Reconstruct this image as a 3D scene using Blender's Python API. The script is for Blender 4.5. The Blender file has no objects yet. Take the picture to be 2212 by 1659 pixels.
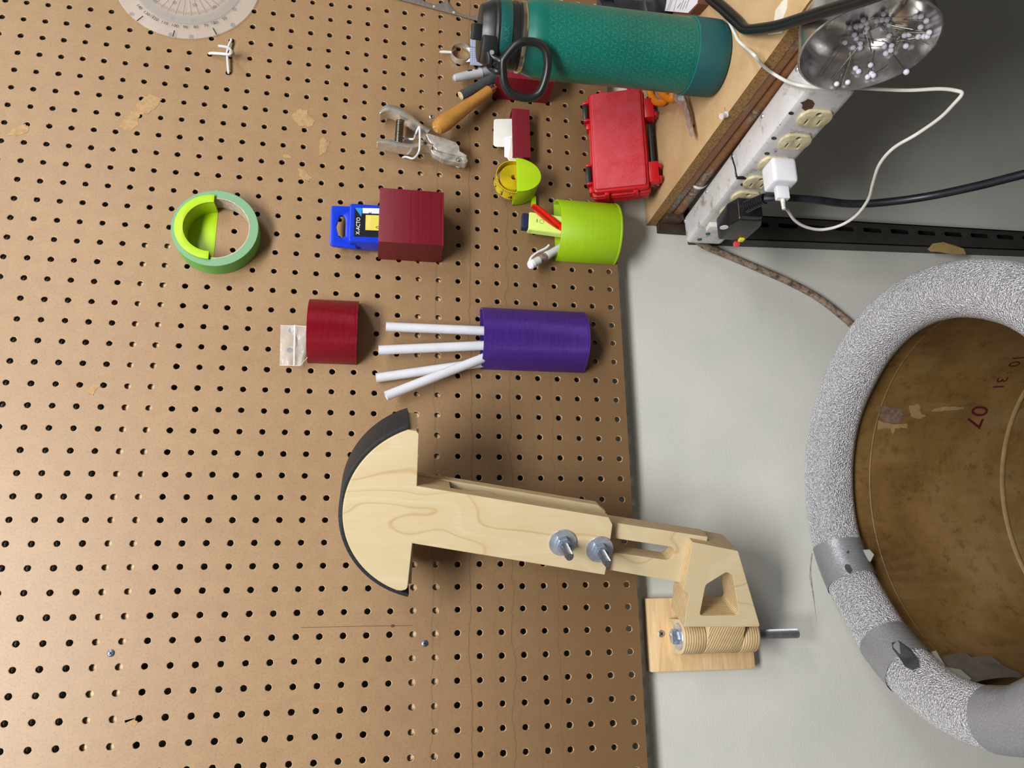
import bpy, bmesh, math, random
from mathutils import Vector, Matrix, noise
from math import sin, cos, pi, radians, sqrt, atan2
random.seed(7)
sc = bpy.context.scene
COL = sc.collection

# ------------------------------------------------------------------ camera
FPX = 1660.0
CAM = Vector((-0.47560, -0.91302, -0.43451))
R0 = Vector((-0.017550, -0.174843, -0.984440))   # image right
R1 = Vector((-0.961738, 0.272188, -0.031197))    # image down
R2 = Vector((0.273408, 0.946226, -0.172931))     # forward
cd = bpy.data.cameras.new('camera'); cd.sensor_fit = 'HORIZONTAL'; cd.sensor_width = 36
cd.lens = FPX/2212*36; cd.clip_start = .01
cam = bpy.data.objects.new('camera', cd); COL.objects.link(cam)
mx = Matrix.Identity(4)
for k, ax in enumerate((R0, -R1, -R2)):
    for r in range(3): mx[r][k] = ax[r]
for r in range(3): mx[r][3] = CAM[r]
cam.matrix_world = mx
sc.camera = cam

# ------------------------------------------------------------------ light
sc.view_settings.view_transform = 'Standard'; sc.view_settings.look = 'None'
sc.view_settings.gamma = 1; sc.view_settings.use_curve_mapping = False
sc.view_settings.exposure = 0.0
wd = bpy.data.worlds.new('room'); sc.world = wd; wd.use_nodes = True
bg = wd.node_tree.nodes['Background']; bg.inputs[0].default_value = (.86, .93, 1.0, 1); bg.inputs[1].default_value = .04
def area(name, loc, target, sx, sy, power, col):
    L = bpy.data.lights.new(name, 'AREA'); L.shape = 'RECTANGLE'; L.size = sx; L.size_y = sy; L.energy = power; L.color = col
    o = bpy.data.objects.new(name, L); COL.objects.link(o); o.location = loc
    d = Vector(target)-Vector(loc); o.rotation_euler = d.to_track_quat('-Z', 'Y').to_euler()
    return o
area('ceiling_tube_light', (-.68, -1.60, .85), (-.55, 0, -.5), 1.25, .38, 65, (1.0, .985, .96))
area('ceiling_tube_light_far', (.95, -2.05, .93), (.2, 0, -.6), 1.25, .38, 31, (1.0, .985, .96))

# ------------------------------------------------------------------ pixel helpers (a pixel is a direction)
def ray(px, py): return (R0*((px-1106)/FPX) + R1*((py-829.5)/FPX) + R2)
def PY(px, py, Y=0.0):
    d = ray(px, py); return CAM + d*((Y-CAM.y)/d.y)
def PZ(px, py, Z):
    d = ray(px, py); return CAM + d*((Z-CAM.z)/d.z)
def PX(px, py, X):
    d = ray(px, py); return CAM + d*((X-CAM.x)/d.x)
def PP(px, py, P0, n):
    d = ray(px, py); return CAM + d*(((P0-CAM).dot(n))/d.dot(n))

# ------------------------------------------------------------------ materials
MATS = {}
def lin(c):
    if isinstance(c, str):
        c = [int(c[i:i+2], 16)/255 for i in (0, 2, 4)]
    return tuple(((v/12.92) if v <= .04045 else ((v+.055)/1.055)**2.4) for v in c) + (1,)
class NT:
    def __init__(s, name):
        s.m = bpy.data.materials.new(name); s.m.use_nodes = True; s.t = s.m.node_tree
        s.b = s.t.nodes['Principled BSDF']; s._co = None
    def n(s, typ, **kw):
        x = s.t.nodes.new(typ)
        for k, v in kw.items(): setattr(x, k, v)
        return x
    def l(s, a, b): s.t.links.new(a, b)
    @property
    def co(s):
        if not s._co: s._co = s.n('ShaderNodeTexCoord').outputs['Object']
        return s._co
    def noise(s, scale, detail=4, rough=.6, vec=None, stretch=None, dist=0):
        t = s.n('ShaderNodeTexNoise'); t.inputs['Scale'].default_value = scale
        t.inputs['Detail'].default_value = detail; t.inputs['Roughness'].default_value = rough; t.inputs['Distortion'].default_value = dist
        v = vec or s.co
        if stretch:
            mp = s.n('ShaderNodeMapping'); mp.inputs['Scale'].default_value = stretch; s.l(v, mp.inputs['Vector']); v = mp.outputs[0]
        s.l(v, t.inputs['Vector']); return t.outputs['Fac']
    def ramp(s, fac, stops):
        r = s.n('ShaderNodeValToRGB'); e = r.color_ramp.elements
        while len(e) < len(stops): e.new(.5)
        for k, (p, c) in enumerate(stops): e[k].position = p; e[k].color = c if len(c) == 4 else (*c, 1)
        s.l(fac, r.inputs[0]); return r.outputs[0]
    def mix(s, fac, a, b, mode='MIX'):
        x = s.n('ShaderNodeMix', data_type='RGBA', blend_type=mode)
        for sock, v in ((x.inputs[0], fac), (x.inputs[6], a), (x.inputs[7], b)):
            if isinstance(v, (float, int)): sock.default_value = v
            elif isinstance(v, tuple): sock.default_value = v
            else: s.l(v, sock)
        return x.outputs[2]
    def math(s, op, a, b=0.0, c=0.0):
        x = s.n('ShaderNodeMath', operation=op)
        for sock, v in zip(x.inputs, (a, b, c)):
            if isinstance(v, (float, int)): sock.default_value = v
            else: s.l(v, sock)
        return x.outputs[0]
    def bump(s, h, strength=.3, dist=.001):
        b = s.n('ShaderNodeBump'); b.inputs['Strength'].default_value = strength; b.inputs['Distance'].default_value = dist
        s.l(h, b.inputs['Height']); s.l(b.outputs[0], s.b.inputs['Normal'])
    def set(s, **kw):
        for k, v in kw.items():
            sock = s.b.inputs[{'base': 'Base Color', 'rough': 'Roughness', 'metal': 'Metallic', 'spec': 'Specular IOR Level', 'trans': 'Transmission Weight', 'alpha': 'Alpha', 'ior': 'IOR', 'coat': 'Coat Weight', 'aniso': 'Anisotropic', 'sss': 'Subsurface Weight'}[k]]
            if isinstance(v, (float, int, tuple)): sock.default_value = v
            else: s.l(v, sock)
        return s
def plain(name, col, rough=.5, metal=0, var=.12, scale=60, bump=.0, bscale=400, spec=.5, **kw):
    if name in MATS: return MATS[name]
    N = NT(name); c = lin(col)
    f = N.noise(scale)
    dk = tuple(v*(1-var*1.6) for v in c[:3])+(1,); lt = tuple(min(1, v*(1+var)) for v in c[:3])+(1,)
    N.set(base=N.ramp(f, [(.3, dk), (.7, lt)]), rough=rough, metal=metal, spec=spec, **kw)
    if bump: N.bump(N.noise(bscale, 3), bump, .0006)
    MATS[name] = N.m; return N.m
def printed(name, col, rough=.38, axis=2, var=.1, pitch=.0005, strength=.25, metal=0.0, dist=.00022):
    """3D-printed plastic: fine layer lines and slight streaks"""
    N = NT(name); c = lin(col)
    st = [6.0, 6.0, 6.0]; st[axis] = 420.0
    f = N.noise(1.0, 3, .6, stretch=tuple(st))
    f2 = N.noise(70, 3)
    dk = tuple(v*(1-var*1.5) for v in c[:3])+(1,); lt = tuple(min(1, v*(1+var)) for v in c[:3])+(1,)
    base = N.mix(.45, N.ramp(f, [(.25, dk), (.75, lt)]), N.ramp(f2, [(.3, dk), (.7, lt)]))
    N.set(base=base, rough=N.ramp(f, [(.2, (rough-.1,)*3), (.8, (rough+.15,)*3)]), spec=.5, metal=metal)
    sx = N.n('ShaderNodeSeparateXYZ'); N.l(N.co, sx.inputs[0])
    w = N.math('SINE', N.math('MULTIPLY', sx.outputs[axis], 2*pi/pitch))
    N.bump(N.math('ADD', N.math('MULTIPLY', w, .8), f), strength, dist)
    return N.m

# ------------------------------------------------------------------ mesh helpers
class G:
    def __init__(s): s.v = []; s.f = []
    def add(s, vs, fs):
        o = len(s.v); s.v += [Vector(v) for v in vs]; s.f += [tuple(i+o for i in f) for f in fs]; return s
    def box(s, a, b):
        (x0, y0, z0), (x1, y1, z1) = [[min(a[i], b[i]) for i in range(3)], [max(a[i], b[i]) for i in range(3)]]
        return s.add([(x0,y0,z0),(x1,y0,z0),(x1,y1,z0),(x0,y1,z0),(x0,y0,z1),(x1,y0,z1),(x1,y1,z1),(x0,y1,z1)],
                     [(0,3,2,1),(4,5,6,7),(0,1,5,4),(1,2,6,5),(2,3,7,6),(3,0,4,7)])
    def obox(s, c, ax, half):
        c = Vector(c); ax = [Vector(a).normalized() for a in ax]
        vs = [c+ax[0]*half[0]*i+ax[1]*half[1]*j+ax[2]*half[2]*k for k in (-1,1) for j in (-1,1) for i in (-1,1)]
        return s.add(vs, [(0,2,3,1),(4,5,7,6),(0,1,5,4),(1,3,7,5),(3,2,6,7),(2,0,4,6)])
    def prism(s, pts, vec):
        n = len(pts); vec = Vector(vec); a = [Vector(p) for p in pts]; b = [p+vec for p in a]
        return s.add(a+b, [tuple(range(n)), tuple(reversed(range(n, 2*n)))]+[(i, i+n, (i+1) % n+n, (i+1) % n) for i in range(n)])
    def lathe(s, prof, c, axis, n=32, a0=0, a1=2*pi, ref=None):
        """prof: list of (radius, height along axis)"""
        c = Vector(c); ax = Vector(axis).normalized()
        u = (Vector(ref) if ref else (Vector((1,0,0)) if abs(ax.x) < .9 else Vector((0,1,0)))); u = (u-ax*u.dot(ax)).normalized(); w = ax.cross(u)
        full = abs(a1-a0-2*pi) < 1e-6; m = n if full else n+1
        vs = []
        for r, h in prof:
            for k in range(m):
                t = a0+(a1-a0)*k/n; vs.append(c+ax*h+(u*cos(t)+w*sin(t))*r)
        fs = []
        for i in range(len(prof)-1):
            for k in range(n):
                k2 = (k+1) % m; fs.append((i*m+k, i*m+k2, (i+1)*m+k2, (i+1)*m+k))
        return s.add(vs, fs)
    def cyl(s, p0, p1, r, n=24, r1=None):
        p0 = Vector(p0); p1 = Vector(p1); h = (p1-p0).length; r1 = r if r1 is None else r1
        return s.lathe([(0,0),(r,0),(r1,h),(0,h)], p0, p1-p0, n)
    def tube(s, pts, r, n=10, closed=False, cap=True, flat=1.0, up=None):
        pts = [Vector(p) for p in pts]; m = len(pts); rings = []
        rs = r if isinstance(r, (list, tuple)) else [r]*m
        prev = None
        for i in range(m):
            if closed: t = pts[(i+1) % m]-pts[i-1]
            else: t = pts[min(i+1, m-1)]-pts[max(i-1, 0)]
            t.normalize()
            if prev is None:
                u = Vector(up) if up else (Vector((0,0,1)) if abs(t.z) < .9 else Vector((1,0,0)))
            else: u = prev
            u = (u-t*u.dot(t)).normalized(); prev = u; w = t.cross(u)
            rings.append([pts[i]+(u*cos(2*pi*k/n)*flat+w*sin(2*pi*k/n))*rs[i] for k in range(n)])
        vs = [p for rg in rings for p in rg]; fs = []
        for i in range(m if closed else m-1):
            j = (i+1) % m
            for k in range(n): fs.append((i*n+k, i*n+(k+1) % n, j*n+(k+1) % n, j*n+k))
        if cap and not closed: fs += [tuple(reversed(range(n))), tuple((m-1)*n+k for k in range(n))]
        return s.add(vs, fs)
    def sphere(s, c, r, n=14, m=8, sc=(1,1,1)):
        c = Vector(c); vs = []; fs = []
        for i in range(m+1):
            for k in range(n):
                a = pi*i/m; b = 2*pi*k/n
                vs.append(c+Vector((r*sin(a)*cos(b)*sc[0], r*sin(a)*sin(b)*sc[1], r*cos(a)*sc[2])))
        for i in range(m):
            for k in range(n): fs.append((i*n+k, (i+1)*n+k, (i+1)*n+(k+1) % n, i*n+(k+1) % n))
        return s.add(vs, fs)
def spline(pts, n=8):
    """Catmull-Rom through points"""
    pts = [Vector(p) for p in pts]; out = []
    for i in range(len(pts)-1):
        p0 = pts[max(i-1, 0)]; p1 = pts[i]; p2 = pts[i+1]; p3 = pts[min(i+2, len(pts)-1)]
        for k in range(n):
            t = k/n
            out.append(.5*((2*p1)+(p2-p0)*t+(2*p0-5*p1+4*p2-p3)*t*t+(3*p1-p0-3*p2+p3)*t**3))
    out.append(pts[-1]); return out
def fillet(pts, r, seg=5):
    """round the corners of a closed 2D polygon; r: number or list"""
    n = len(pts); out = []
    rs = r if isinstance(r, (list, tuple)) else [r]*n
    for i in range(n):
        p = Vector(pts[i][:2]); a = Vector(pts[i-1][:2])-p; b = Vector(pts[(i+1) % n][:2])-p
        if rs[i] <= 0: out.append((p.x, p.y)); continue
        ang = a.angle(b); d = min(rs[i]/max(math.tan(ang/2), 1e-4), a.length*.48, b.length*.48)
        q0 = p+a.normalized()*d; q1 = p+b.normalized()*d
        for k in range(seg+1):
            t = k/seg; q = (1-t)**2*q0+2*t*(1-t)*p+t*t*q1; out.append((q.x, q.y))
    return out
def arc(cx, cy, r, a0, a1, n=24): return [(cx+r*cos(a0+(a1-a0)*k/n), cy+r*sin(a0+(a1-a0)*k/n)) for k in range(n+1)]
def circ(cx, cy, r, n=32): return [(cx+r*cos(2*pi*k/n), cy+r*sin(2*pi*k/n)) for k in range(n)]
DG = None
def curve_mesh(cu):
    o = bpy.data.objects.new('tmp', cu); COL.objects.link(o)
    dg = bpy.context.evaluated_depsgraph_get(); dg.update()
    me = bpy.data.meshes.new_from_object(o.evaluated_get(dg))
    bpy.data.objects.remove(o); bpy.data.curves.remove(cu); return me
def plate(outline, holes, t, O, U, V, bevel=0.0, seg=2):
    """flat plate from a 2D outline with holes; its front face lies in the plane O,U,V and it goes back by t"""
    cu = bpy.data.curves.new('tmp', 'CURVE'); cu.dimensions = '2D'; cu.fill_mode = 'BOTH'
    cu.extrude = max(t/2-bevel, 0); cu.bevel_depth = bevel; cu.bevel_resolution = seg-1; cu.offset = -bevel
    for poly in [outline]+list(holes):
        sp = cu.splines.new('POLY'); sp.points.add(len(poly)-1); sp.use_cyclic_u = True
        for q, p in zip(sp.points, poly): q.co = (p[0], p[1], 0, 1)
    me = curve_mesh(cu)
    O = Vector(O); U = Vector(U).normalized(); V = Vector(V).normalized(); N = U.cross(V)
    g = G(); g.add([O+U*v.co.x+V*v.co.y+N*(v.co.z-t/2) for v in me.vertices], [tuple(p.vertices) for p in me.polygons])
    bpy.data.meshes.remove(me); return g
def textg(body, size, O, U, V, t=.0002, align='CENTER', space=1.0, xs=1.0, warp=None):
    cu = bpy.data.curves.new('tmp', 'FONT'); cu.body = body; cu.size = size; cu.align_x = align; cu.align_y = 'CENTER'
    cu.extrude = t/2; cu.space_character = space; cu.resolution_u = 3
    me = curve_mesh(cu)
    O = Vector(O); U = Vector(U).normalized(); V = Vector(V).normalized(); N = U.cross(V)
    if warp: vs = [warp(v.co.x*xs, v.co.y, v.co.z) for v in me.vertices]
    else: vs = [O+U*v.co.x*xs+V*v.co.y+N*v.co.z for v in me.vertices]
    g = G(); g.add(vs, [tuple(p.vertices) for p in me.polygons]); bpy.data.meshes.remove(me); return g

def thing(name, label, cat, loc, group=None):
    o = bpy.data.objects.new(name, None); COL.objects.link(o); o.location = loc; o.empty_display_size = .02
    o['label'] = label; o['category'] = cat
    if group: o['group'] = group
    return o
ORIG = {}
def mesh(name, g, mat, parent=None, bevel=0.0, smooth=True, sharp=32, pick=None, label=None, seg=2, base=None, weld=True):
    """one mesh object; pick(normal) chooses the slot when mat is a list"""
    if parent is not None: org = ORIG.get(parent.name, parent.location.copy())
    else: org = Vector(base) if base else Vector((0, 0, 0))
    me = bpy.data.meshes.new(name)
    me.from_pydata([v-org for v in g.v], [], g.f)
    bm = bmesh.new(); bm.from_mesh(me)
    if weld: bmesh.ops.remove_doubles(bm, verts=bm.verts, dist=1e-6)
    bmesh.ops.dissolve_degenerate(bm, edges=bm.edges, dist=1e-7)
    bmesh.ops.recalc_face_normals(bm, faces=bm.faces)
    if bevel:
        ed = [e for e in bm.edges if len(e.link_faces) == 2 and e.calc_face_angle(0) > radians(30)]
        bmesh.ops.bevel(bm, geom=ed, offset=bevel, segments=seg, profile=.6, affect='EDGES', clamp_overlap=True)
    bm.to_mesh(me); bm.free()
    ms = mat if isinstance(mat, (list, tuple)) else [mat]
    for m in ms: me.materials.append(m)
    if pick:
        for p in me.polygons: p.material_index = pick(p.normal)
    if smooth:
        me.polygons.foreach_set('use_smooth', [True]*len(me.polygons)); me.set_sharp_from_angle(angle=radians(sharp))
    o = bpy.data.objects.new(name, me); COL.objects.link(o)
    if parent is not None:
        o.parent = parent
        if parent.name in ORIG: pass
        ORIG[o.name] = org
    else:
        o.location = org; ORIG[o.name] = org
    if label: o['label'] = label
    return o
def single(name, label, cat, g, mat, base, group=None, **kw):
    o = mesh(name, g, mat, None, base=base, **kw); o['label'] = label; o['category'] = cat
    if group: o['group'] = group
    return o
X_, Y_, Z_ = Vector((1,0,0)), Vector((0,1,0)), Vector((0,0,1))
WY = .024          # wall plane
PITCH = .0254
BZ = -.8033        # bench top
BX = .0352         # bench end plane
#==MARK_SHELL
# ================================================================== SETTING
N = NT('wall_paint')
f = N.noise(9, 3); fs = N.noise(380, 2, .5)
N.set(base=N.ramp(f, [(.3, lin('bebfb9')), (.7, lin('c6c6c0'))]), rough=.48, spec=.4); N.bump(fs, .22, .0012); M_WALL = N.m
o = mesh('wall_back', G().box((-2.2, WY, -1.74), (1.6, WY+.08, 1.0)), M_WALL); o['kind'] = 'structure'
M_FLOOR = plain('floor_concrete', '4c4a46', .6, var=.2, scale=14, bump=.15, bscale=90)
M_ROOM = plain('room_paint', '8c8b89', .6, var=.03, scale=3)
for nm, a, b in (('wall_left', (-2.28, -2.6, -1.74), (-2.2, WY, 1.0)), ('wall_right', (1.6, -2.6, -1.74), (1.68, WY, 1.0)), ('wall_front', (-2.28, -2.68, -1.74), (1.68, -2.6, 1.0)), ('ceiling', (-2.28, -2.68, 1.0), (1.68, WY+.08, 1.06))):
    o = mesh(nm, G().box(a, b), M_ROOM); o['kind'] = 'structure'
o = mesh('floor', G().box((-2.2, -2.6, -1.80), (1.6, WY+.08, -1.74)), M_FLOOR); o['kind'] = 'structure'

# ---- pegboard
N = NT('hardboard')
n1 = N.noise(7, 4); n2 = N.noise(420, 3, .7); n3 = N.noise(60, 3)
base = N.mix(.5, N.ramp(n1, [(.3, lin('907455')), (.7, lin('9a7d5c'))]), N.ramp(n3, [(.25, lin('8c6f50')), (.75, lin('9e815f'))]))
base = N.mix(N.ramp(n2, [(.35, (.34,)*3), (.5, (0,)*3)]), base, lin('6a4f35'))
sx = N.n('ShaderNodeSeparateXYZ'); N.l(N.co, sx.inputs[0])
# old water tide lines wandering along the lower part of the board
for z0, amp, w, sc_, st in ((-.505, .012, .0005, 16, .5), (-.514, .020, .0003, 30, .35), (-.549, .011, .0005, 13, .75), (-.578, .020, .0003, 36, .45), (-.598, .013, .0005, 24, .7), (-.604, .024, .0003, 40, .45), (-.628, .010, .0003, 15, .45), (-.652, .012, .0004, 30, .6), (-.664, .022, .0003, 20, .35), (-.692, .012, .0003, 14, .3)):
    mp = N.n('ShaderNodeMapping'); mp.inputs['Scale'].default_value = (1, 0, .05); mp.inputs['Location'].default_value = (z0*77, z0*31, 0); N.l(N.co, mp.inputs['Vector'])
    nz = N.noise(sc_, 8, .66, vec=mp.outputs[0])
    d = N.math('ABSOLUTE', N.math('SUBTRACT', N.math('SUBTRACT', sx.outputs[2], z0), N.math('MULTIPLY', N.math('SUBTRACT', nz, .5), amp*2)))
    k = N.math('MULTIPLY', N.math('SUBTRACT', 1.0, N.math('MINIMUM', N.math('DIVIDE', d, w*1.6), 1.0)), st)
    base = N.mix(k, base, lin('5a3f28'))
# the lower band of the board is a little darker
band = N.math('MULTIPLY', N.math('SMOOTH_MIN', 1.0, N.math('MAXIMUM', N.math('DIVIDE', N.math('SUBTRACT', -.40, sx.outputs[2]), .3), 0.0), .1), .75)
base = N.mix(band, base, lin('5e452a'))
N.set(base=base, rough=.44, spec=.48); N.bump(N.math('ADD', n2, N.math('MULTIPLY', n3, .5)), .10, .0006); M_BOARD = N.m
M_FRAY = plain('torn_hardboard_fibre', 'c4a47e', .9, var=.2, scale=300)
pb = thing('pegboard', 'large brown hardboard pegboard with rows of round holes fixed on the grey wall', 'pegboard', (-.45, 0, -.75))
def peg_mesh():
    g = G(); mats = []
    I0, I1, J0, J1 = -10, 29, -26, 48
    n = 16; t = .005
    sq = []
    for k in range(n):
        a = 2*pi*(k+.0)/n; c, s_ = cos(a), sin(a); m = max(abs(c), abs(s_)); sq.append((c/m*.5, s_/m*.5))
    for i in range(I0, I1+1):
        for j in range(J0, J1+1):
            x = -j*PITCH; z = -i*PITCH; r = .0034*random.uniform(.96, 1.04)
            cx = x+random.uniform(-.0002, .0002); cz = z+random.uniform(-.0002, .0002)
            rr = [r*random.uniform(.97, 1.05) for k in range(n)]
            ro = [r+.00055*random.uniform(.4, 1.5) for k in range(n)]
            V = [(x+p[0]*PITCH, 0, z+p[1]*PITCH) for p in sq]
            V += [(cx+cos(2*pi*k/n)*ro[k], 0, cz+sin(2*pi*k/n)*ro[k]) for k in range(n)]
            V += [(cx+cos(2*pi*k/n)*rr[k], .0006, cz+sin(2*pi*k/n)*rr[k]) for k in range(n)]
            V += [(cx+cos(2*pi*k/n)*r, t, cz+sin(2*pi*k/n)*r) for k in range(n)]
            V += [(x+p[0]*PITCH, t, z+p[1]*PITCH) for p in sq]
            F = []
            for q in range(4):
                for k in range(n):
                    k2 = (k+1) % n; F.append((q*n+k, q*n+k2, (q+1)*n+k2, (q+1)*n+k)); mats.append((0, 1, 2, 0)[q])
            g.add(V, F)
    x0 = -J1*PITCH-.0127; x1 = -J0*PITCH+.0127; z0 = -I1*PITCH-.0127; z1 = -I0*PITCH+.0127
    for a, b in (((x0,z0),(x1,z0)), ((x1,z0),(x1,z1)), ((x1,z1),(x0,z1)), ((x0,z1),(x0,z0))):
        g.add([(a[0],0,a[1]),(b[0],0,b[1]),(b[0],t,b[1]),(a[0],t,a[1])], [(0,1,2,3)]); mats.append(1)
    me = bpy.data.meshes.new('perforated_panel'); org = pb.location
    me.from_pydata([v-org for v in g.v], [], g.f)
    me.materials.append(M_BOARD); me.materials.append(M_FRAY); me.materials.append(plain('hole_bore', '4d3826', .9, var=.25, scale=300))
    me.polygons.foreach_set('material_index', mats)
    me.update(); o = bpy.data.objects.new('perforated_panel', me); COL.objects.link(o); o.parent = pb; ORIG[o.name] = org.copy()
    return o
panel = peg_mesh()
# world-space texture on the panel: its object origin sits at the pegboard base, so shift the material by that
for nd in M_BOARD.node_tree.nodes:
    if nd.type == 'TEX_COORD':
        mp = M_BOARD.node_tree.nodes.new('ShaderNodeMapping'); mp.inputs['Location'].default_value = pb.location
        outs = [l.to_socket for l in nd.outputs['Object'].links]
        for s_ in outs: M_BOARD.node_tree.links.new(mp.outputs[0], s_)
        M_BOARD.node_tree.links.new(nd.outputs['Object'], mp.inputs['Vector'])
M_STRIP = plain('pine_strip', 'cdb28c', .6, var=.15, scale=40)
mesh('furring_strip', G().box((-1.22, .0052, -.518), (.64, WY-.001, -.472)), M_STRIP, pb)
mesh('furring_strip', G().box((-1.22, .0052, -.188), (-.035, WY-.001, -.142)), M_STRIP, pb)
M_ZINC = plain('zinc_screw', '6a7484', .4, .8, var=.25, scale=300)
M_DARK = plain('dark_recess', '15161a', .7)
def screw(px, py, parent, r=.0037, mat=None, Y=0.0, cross=True):
    p = PY(px, py, Y); g = G().lathe([(0, .0012), (r*.7, .0012), (r, .0006), (r, 0), (0, 0)], p, -Y_, 20)
    o = mesh('screw', g, mat or M_ZINC, parent)
    if cross:
        a = random.uniform(0, 1.5); g = G()
        for k in (0, 1):
            u = Vector((cos(a+k*pi/2), 0, sin(a+k*pi/2))); g.obox(p-Y_*.0011, (u, Y_, u.cross(Y_)), (r*.55, .0002, r*.13))
        mesh('screw_slot', g, M_DARK, o)
    return o
screw(239.5, 1411, pb); screw(918, 1390, pb, .0036); screw(932, 252, pb, .0033, plain('bright_zinc', 'd5dbe2', .22, 1))
# paler patches where tape has torn the face of the board
M_TORN = plain('torn_board_face', 'a98a62', .85, var=.16, scale=160, bump=.3, bscale=700)
def blob(pts, Y=-.00035, jag=.0012):
    P = [PY(x, y, Y) for x, y in pts]; out = []
    for i in range(len(P)):
        a, b = P[i], P[(i+1) % len(P)]
        for k in range(5):
            q = a.lerp(b, k/5); out.append(Vector((q.x+random.uniform(-jag, jag), Y, q.z+random.uniform(-jag, jag))))
    return G().prism(out, (0, .0003, 0))
S1 = 600/2212
for L in ([(1190,742),(1285,790),(1250,850),(1180,905),(1110,910),(1095,1000),(1020,1045),(945,1000),(1040,900),(1090,830)],
          [(50,1080),(120,1020),(200,990),(240,1010),(215,1055),(120,1080)]):
    mesh('torn_patch', blob([(x*S1, y*S1) for x, y in L]), M_TORN, pb, smooth=False)
for L in ([(330,905),(400,870),(460,880),(455,915),(520,965),(490,1010),(400,1000),(345,960)],
          [(550,1130),(590,1085),(610,1130),(640,1130),(600,1210),(545,1245)],
          [(390,1345),(440,1360),(490,1420),(470,1450),(395,1405)], [(265,1225),(330,1240),(325,1262),(265,1255)]):
    mesh('torn_patch', blob([(540+x*S1, y*S1) for x, y in L]), M_TORN, pb, smooth=False)
for L in ([(690,1610-1475),(745,1590-1475),(800,1600-1475),(770,1625-1475),(745,1675-1475),(690,1650-1475)],):
    mesh('torn_patch', blob([(x*S1, 800+y*S1) for x, y in L]), M_TORN, pb, smooth=False)
mesh('torn_patch', blob([(985*S1, 1209+1295*S1), (1075*S1, 1209+1265*S1), (1090*S1, 1209+1320*S1), (1040*S1, 1209+1330*S1)], jag=.002), M_TORN, pb, smooth=False)
def scar(L, Y, w, mat, parent):
    P = [PY(x, y, Y) for x, y in L]; mesh('surface_scar', G().tube(spline(P, 4), w, 6, flat=.25, up=Y_), mat, parent)
M_STAIN = plain('dark_drip_stain', '4a3222', .6)
scar([(650, 1356), (720, 1354), (800, 1352.5), (845, 1352), (890, 1351)], -.0001, [.0003]*17, M_STAIN, pb)
mesh('drip_blob', G().sphere(PY(848, 1352, 0), .0017, 12, 6, (1, .2, 1.5)), M_STAIN, pb)
wall_o = bpy.data.objects['wall_back']; M_SCARW = plain('wall_scar', '9c968c', .8, var=.3, scale=200)
scar([(1754, 1195), (1750, 1240), (1755, 1275), (1760, 1310), (1764, 1345)], WY-.0001, [.0012, .0010, .001, .0012, .0016, .002, .0016, .0012, .001, .0012, .001, .0008, .0006, .0005, .0004, .0003, .0002], M_SCARW, wall_o)
#==MARK_STAND
# ================================================================== WOODEN REST on its wall hinge
PHI = radians(31)
NV = Vector((-sin(PHI), -cos(PHI), 0)); HV = Vector((cos(PHI), -sin(PHI), 0))
YB = -.02
XB = PY(1100+1990*650/2157, 950+1390*650/2157, YB).x
AX0 = Vector((XB, YB, 0)); P0 = AX0+NV*.0206
def hz(px, py, off=0.0):
    w = PP(px, py, P0+NV*off, NV); return ((w-P0).dot(HV), w.z)
s5 = 650/2157
def c3(x, y, off=0): return hz(560+x*S1, 860+y*S1, off)
def c5(x, y, off=0): return hz(1100+x*s5, 950+y*s5, off)
def ply_face():
    N = NT('birch_plywood_face')
    dpx = N.n('ShaderNodeVectorMath', operation='DOT_PRODUCT'); N.l(N.co, dpx.inputs[0]); dpx.inputs[1].default_value = tuple(HV)
    v = N.math('ADD', N.math('MULTIPLY', dpx.outputs['Value'], 9), N.math('MULTIPLY', N.noise(1, 2, .5, stretch=(9, 9, 4.5), dist=.4), 7))
    g1 = N.ramp(N.math('FRACT', v), [(.0, lin('cab996')), (.42, lin('ccbb98')), (.49, lin('b99e73')), (.53, lin('c8b691')), (.9, lin('cfc09f')), (1, lin('cab996'))])
    fine = N.noise(1, 4, .6, stretch=(500, 500, 22)); fl = N.noise(30, 3)
    c = N.mix(N.ramp(fine, [(.4, (.35,)*3), (.6, (0,)*3)]), g1, lin('c4ad82'))
    c = N.mix(N.ramp(fl, [(.5, (0,)*3), (.75, (.4,)*3)]), c, lin('cab489'))
    N.set(base=c, rough=.5, spec=.35); N.bump(fine, .08, .0004); return N.m
def ply_edge(name, d, pitch=.0030):
    N = NT(name); dp = N.n('ShaderNodeVectorMath', operation='DOT_PRODUCT'); N.l(N.co, dp.inputs[0]); dp.inputs[1].default_value = tuple(d)
    v = N.math('MULTIPLY', dp.outputs['Value'], 1/pitch)
    v = N.math('ADD', v, N.math('MULTIPLY', N.noise(18, 2), .5))
    fr = N.math('FRACT', v)
    fine = N.noise(1, 4, .6, stretch=(160, 160, 160))
    c = N.ramp(fr, [(0, lin('a98c62')), (.36, lin('b99c70')), (.42, lin('7c5f3c')), (.50, lin('8a6c46')), (.56, lin('e0cba0')), (.93, lin('e4d2ac')), (.97, lin('7c5f3c'))])
    c = N.mix(N.ramp(fine, [(.4, (.3,)*3), (.65, (0,)*3)]), c, lin('a48557'))
    N.set(base=c, rough=.6, spec=.3); N.bump(fr, .12, .0004); return N.m
M_PLY = ply_face(); M_PLYE = ply_edge('plywood_edge', NV); M_PLYZ = ply_edge('plywood_edge_stacked', Z_); M_PLYT = ply_edge('plywood_edge_slanted', (Z_*.95+X_*.32))
pk = lambda n: 0 if abs(n.dot(NV)) > .8 else 1
st = thing('wooden_rest', 'birch plywood rest with half-round head on a slotted arm hinged to a wall block', 'rest', (XB, WY-.0005, -.83))
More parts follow.
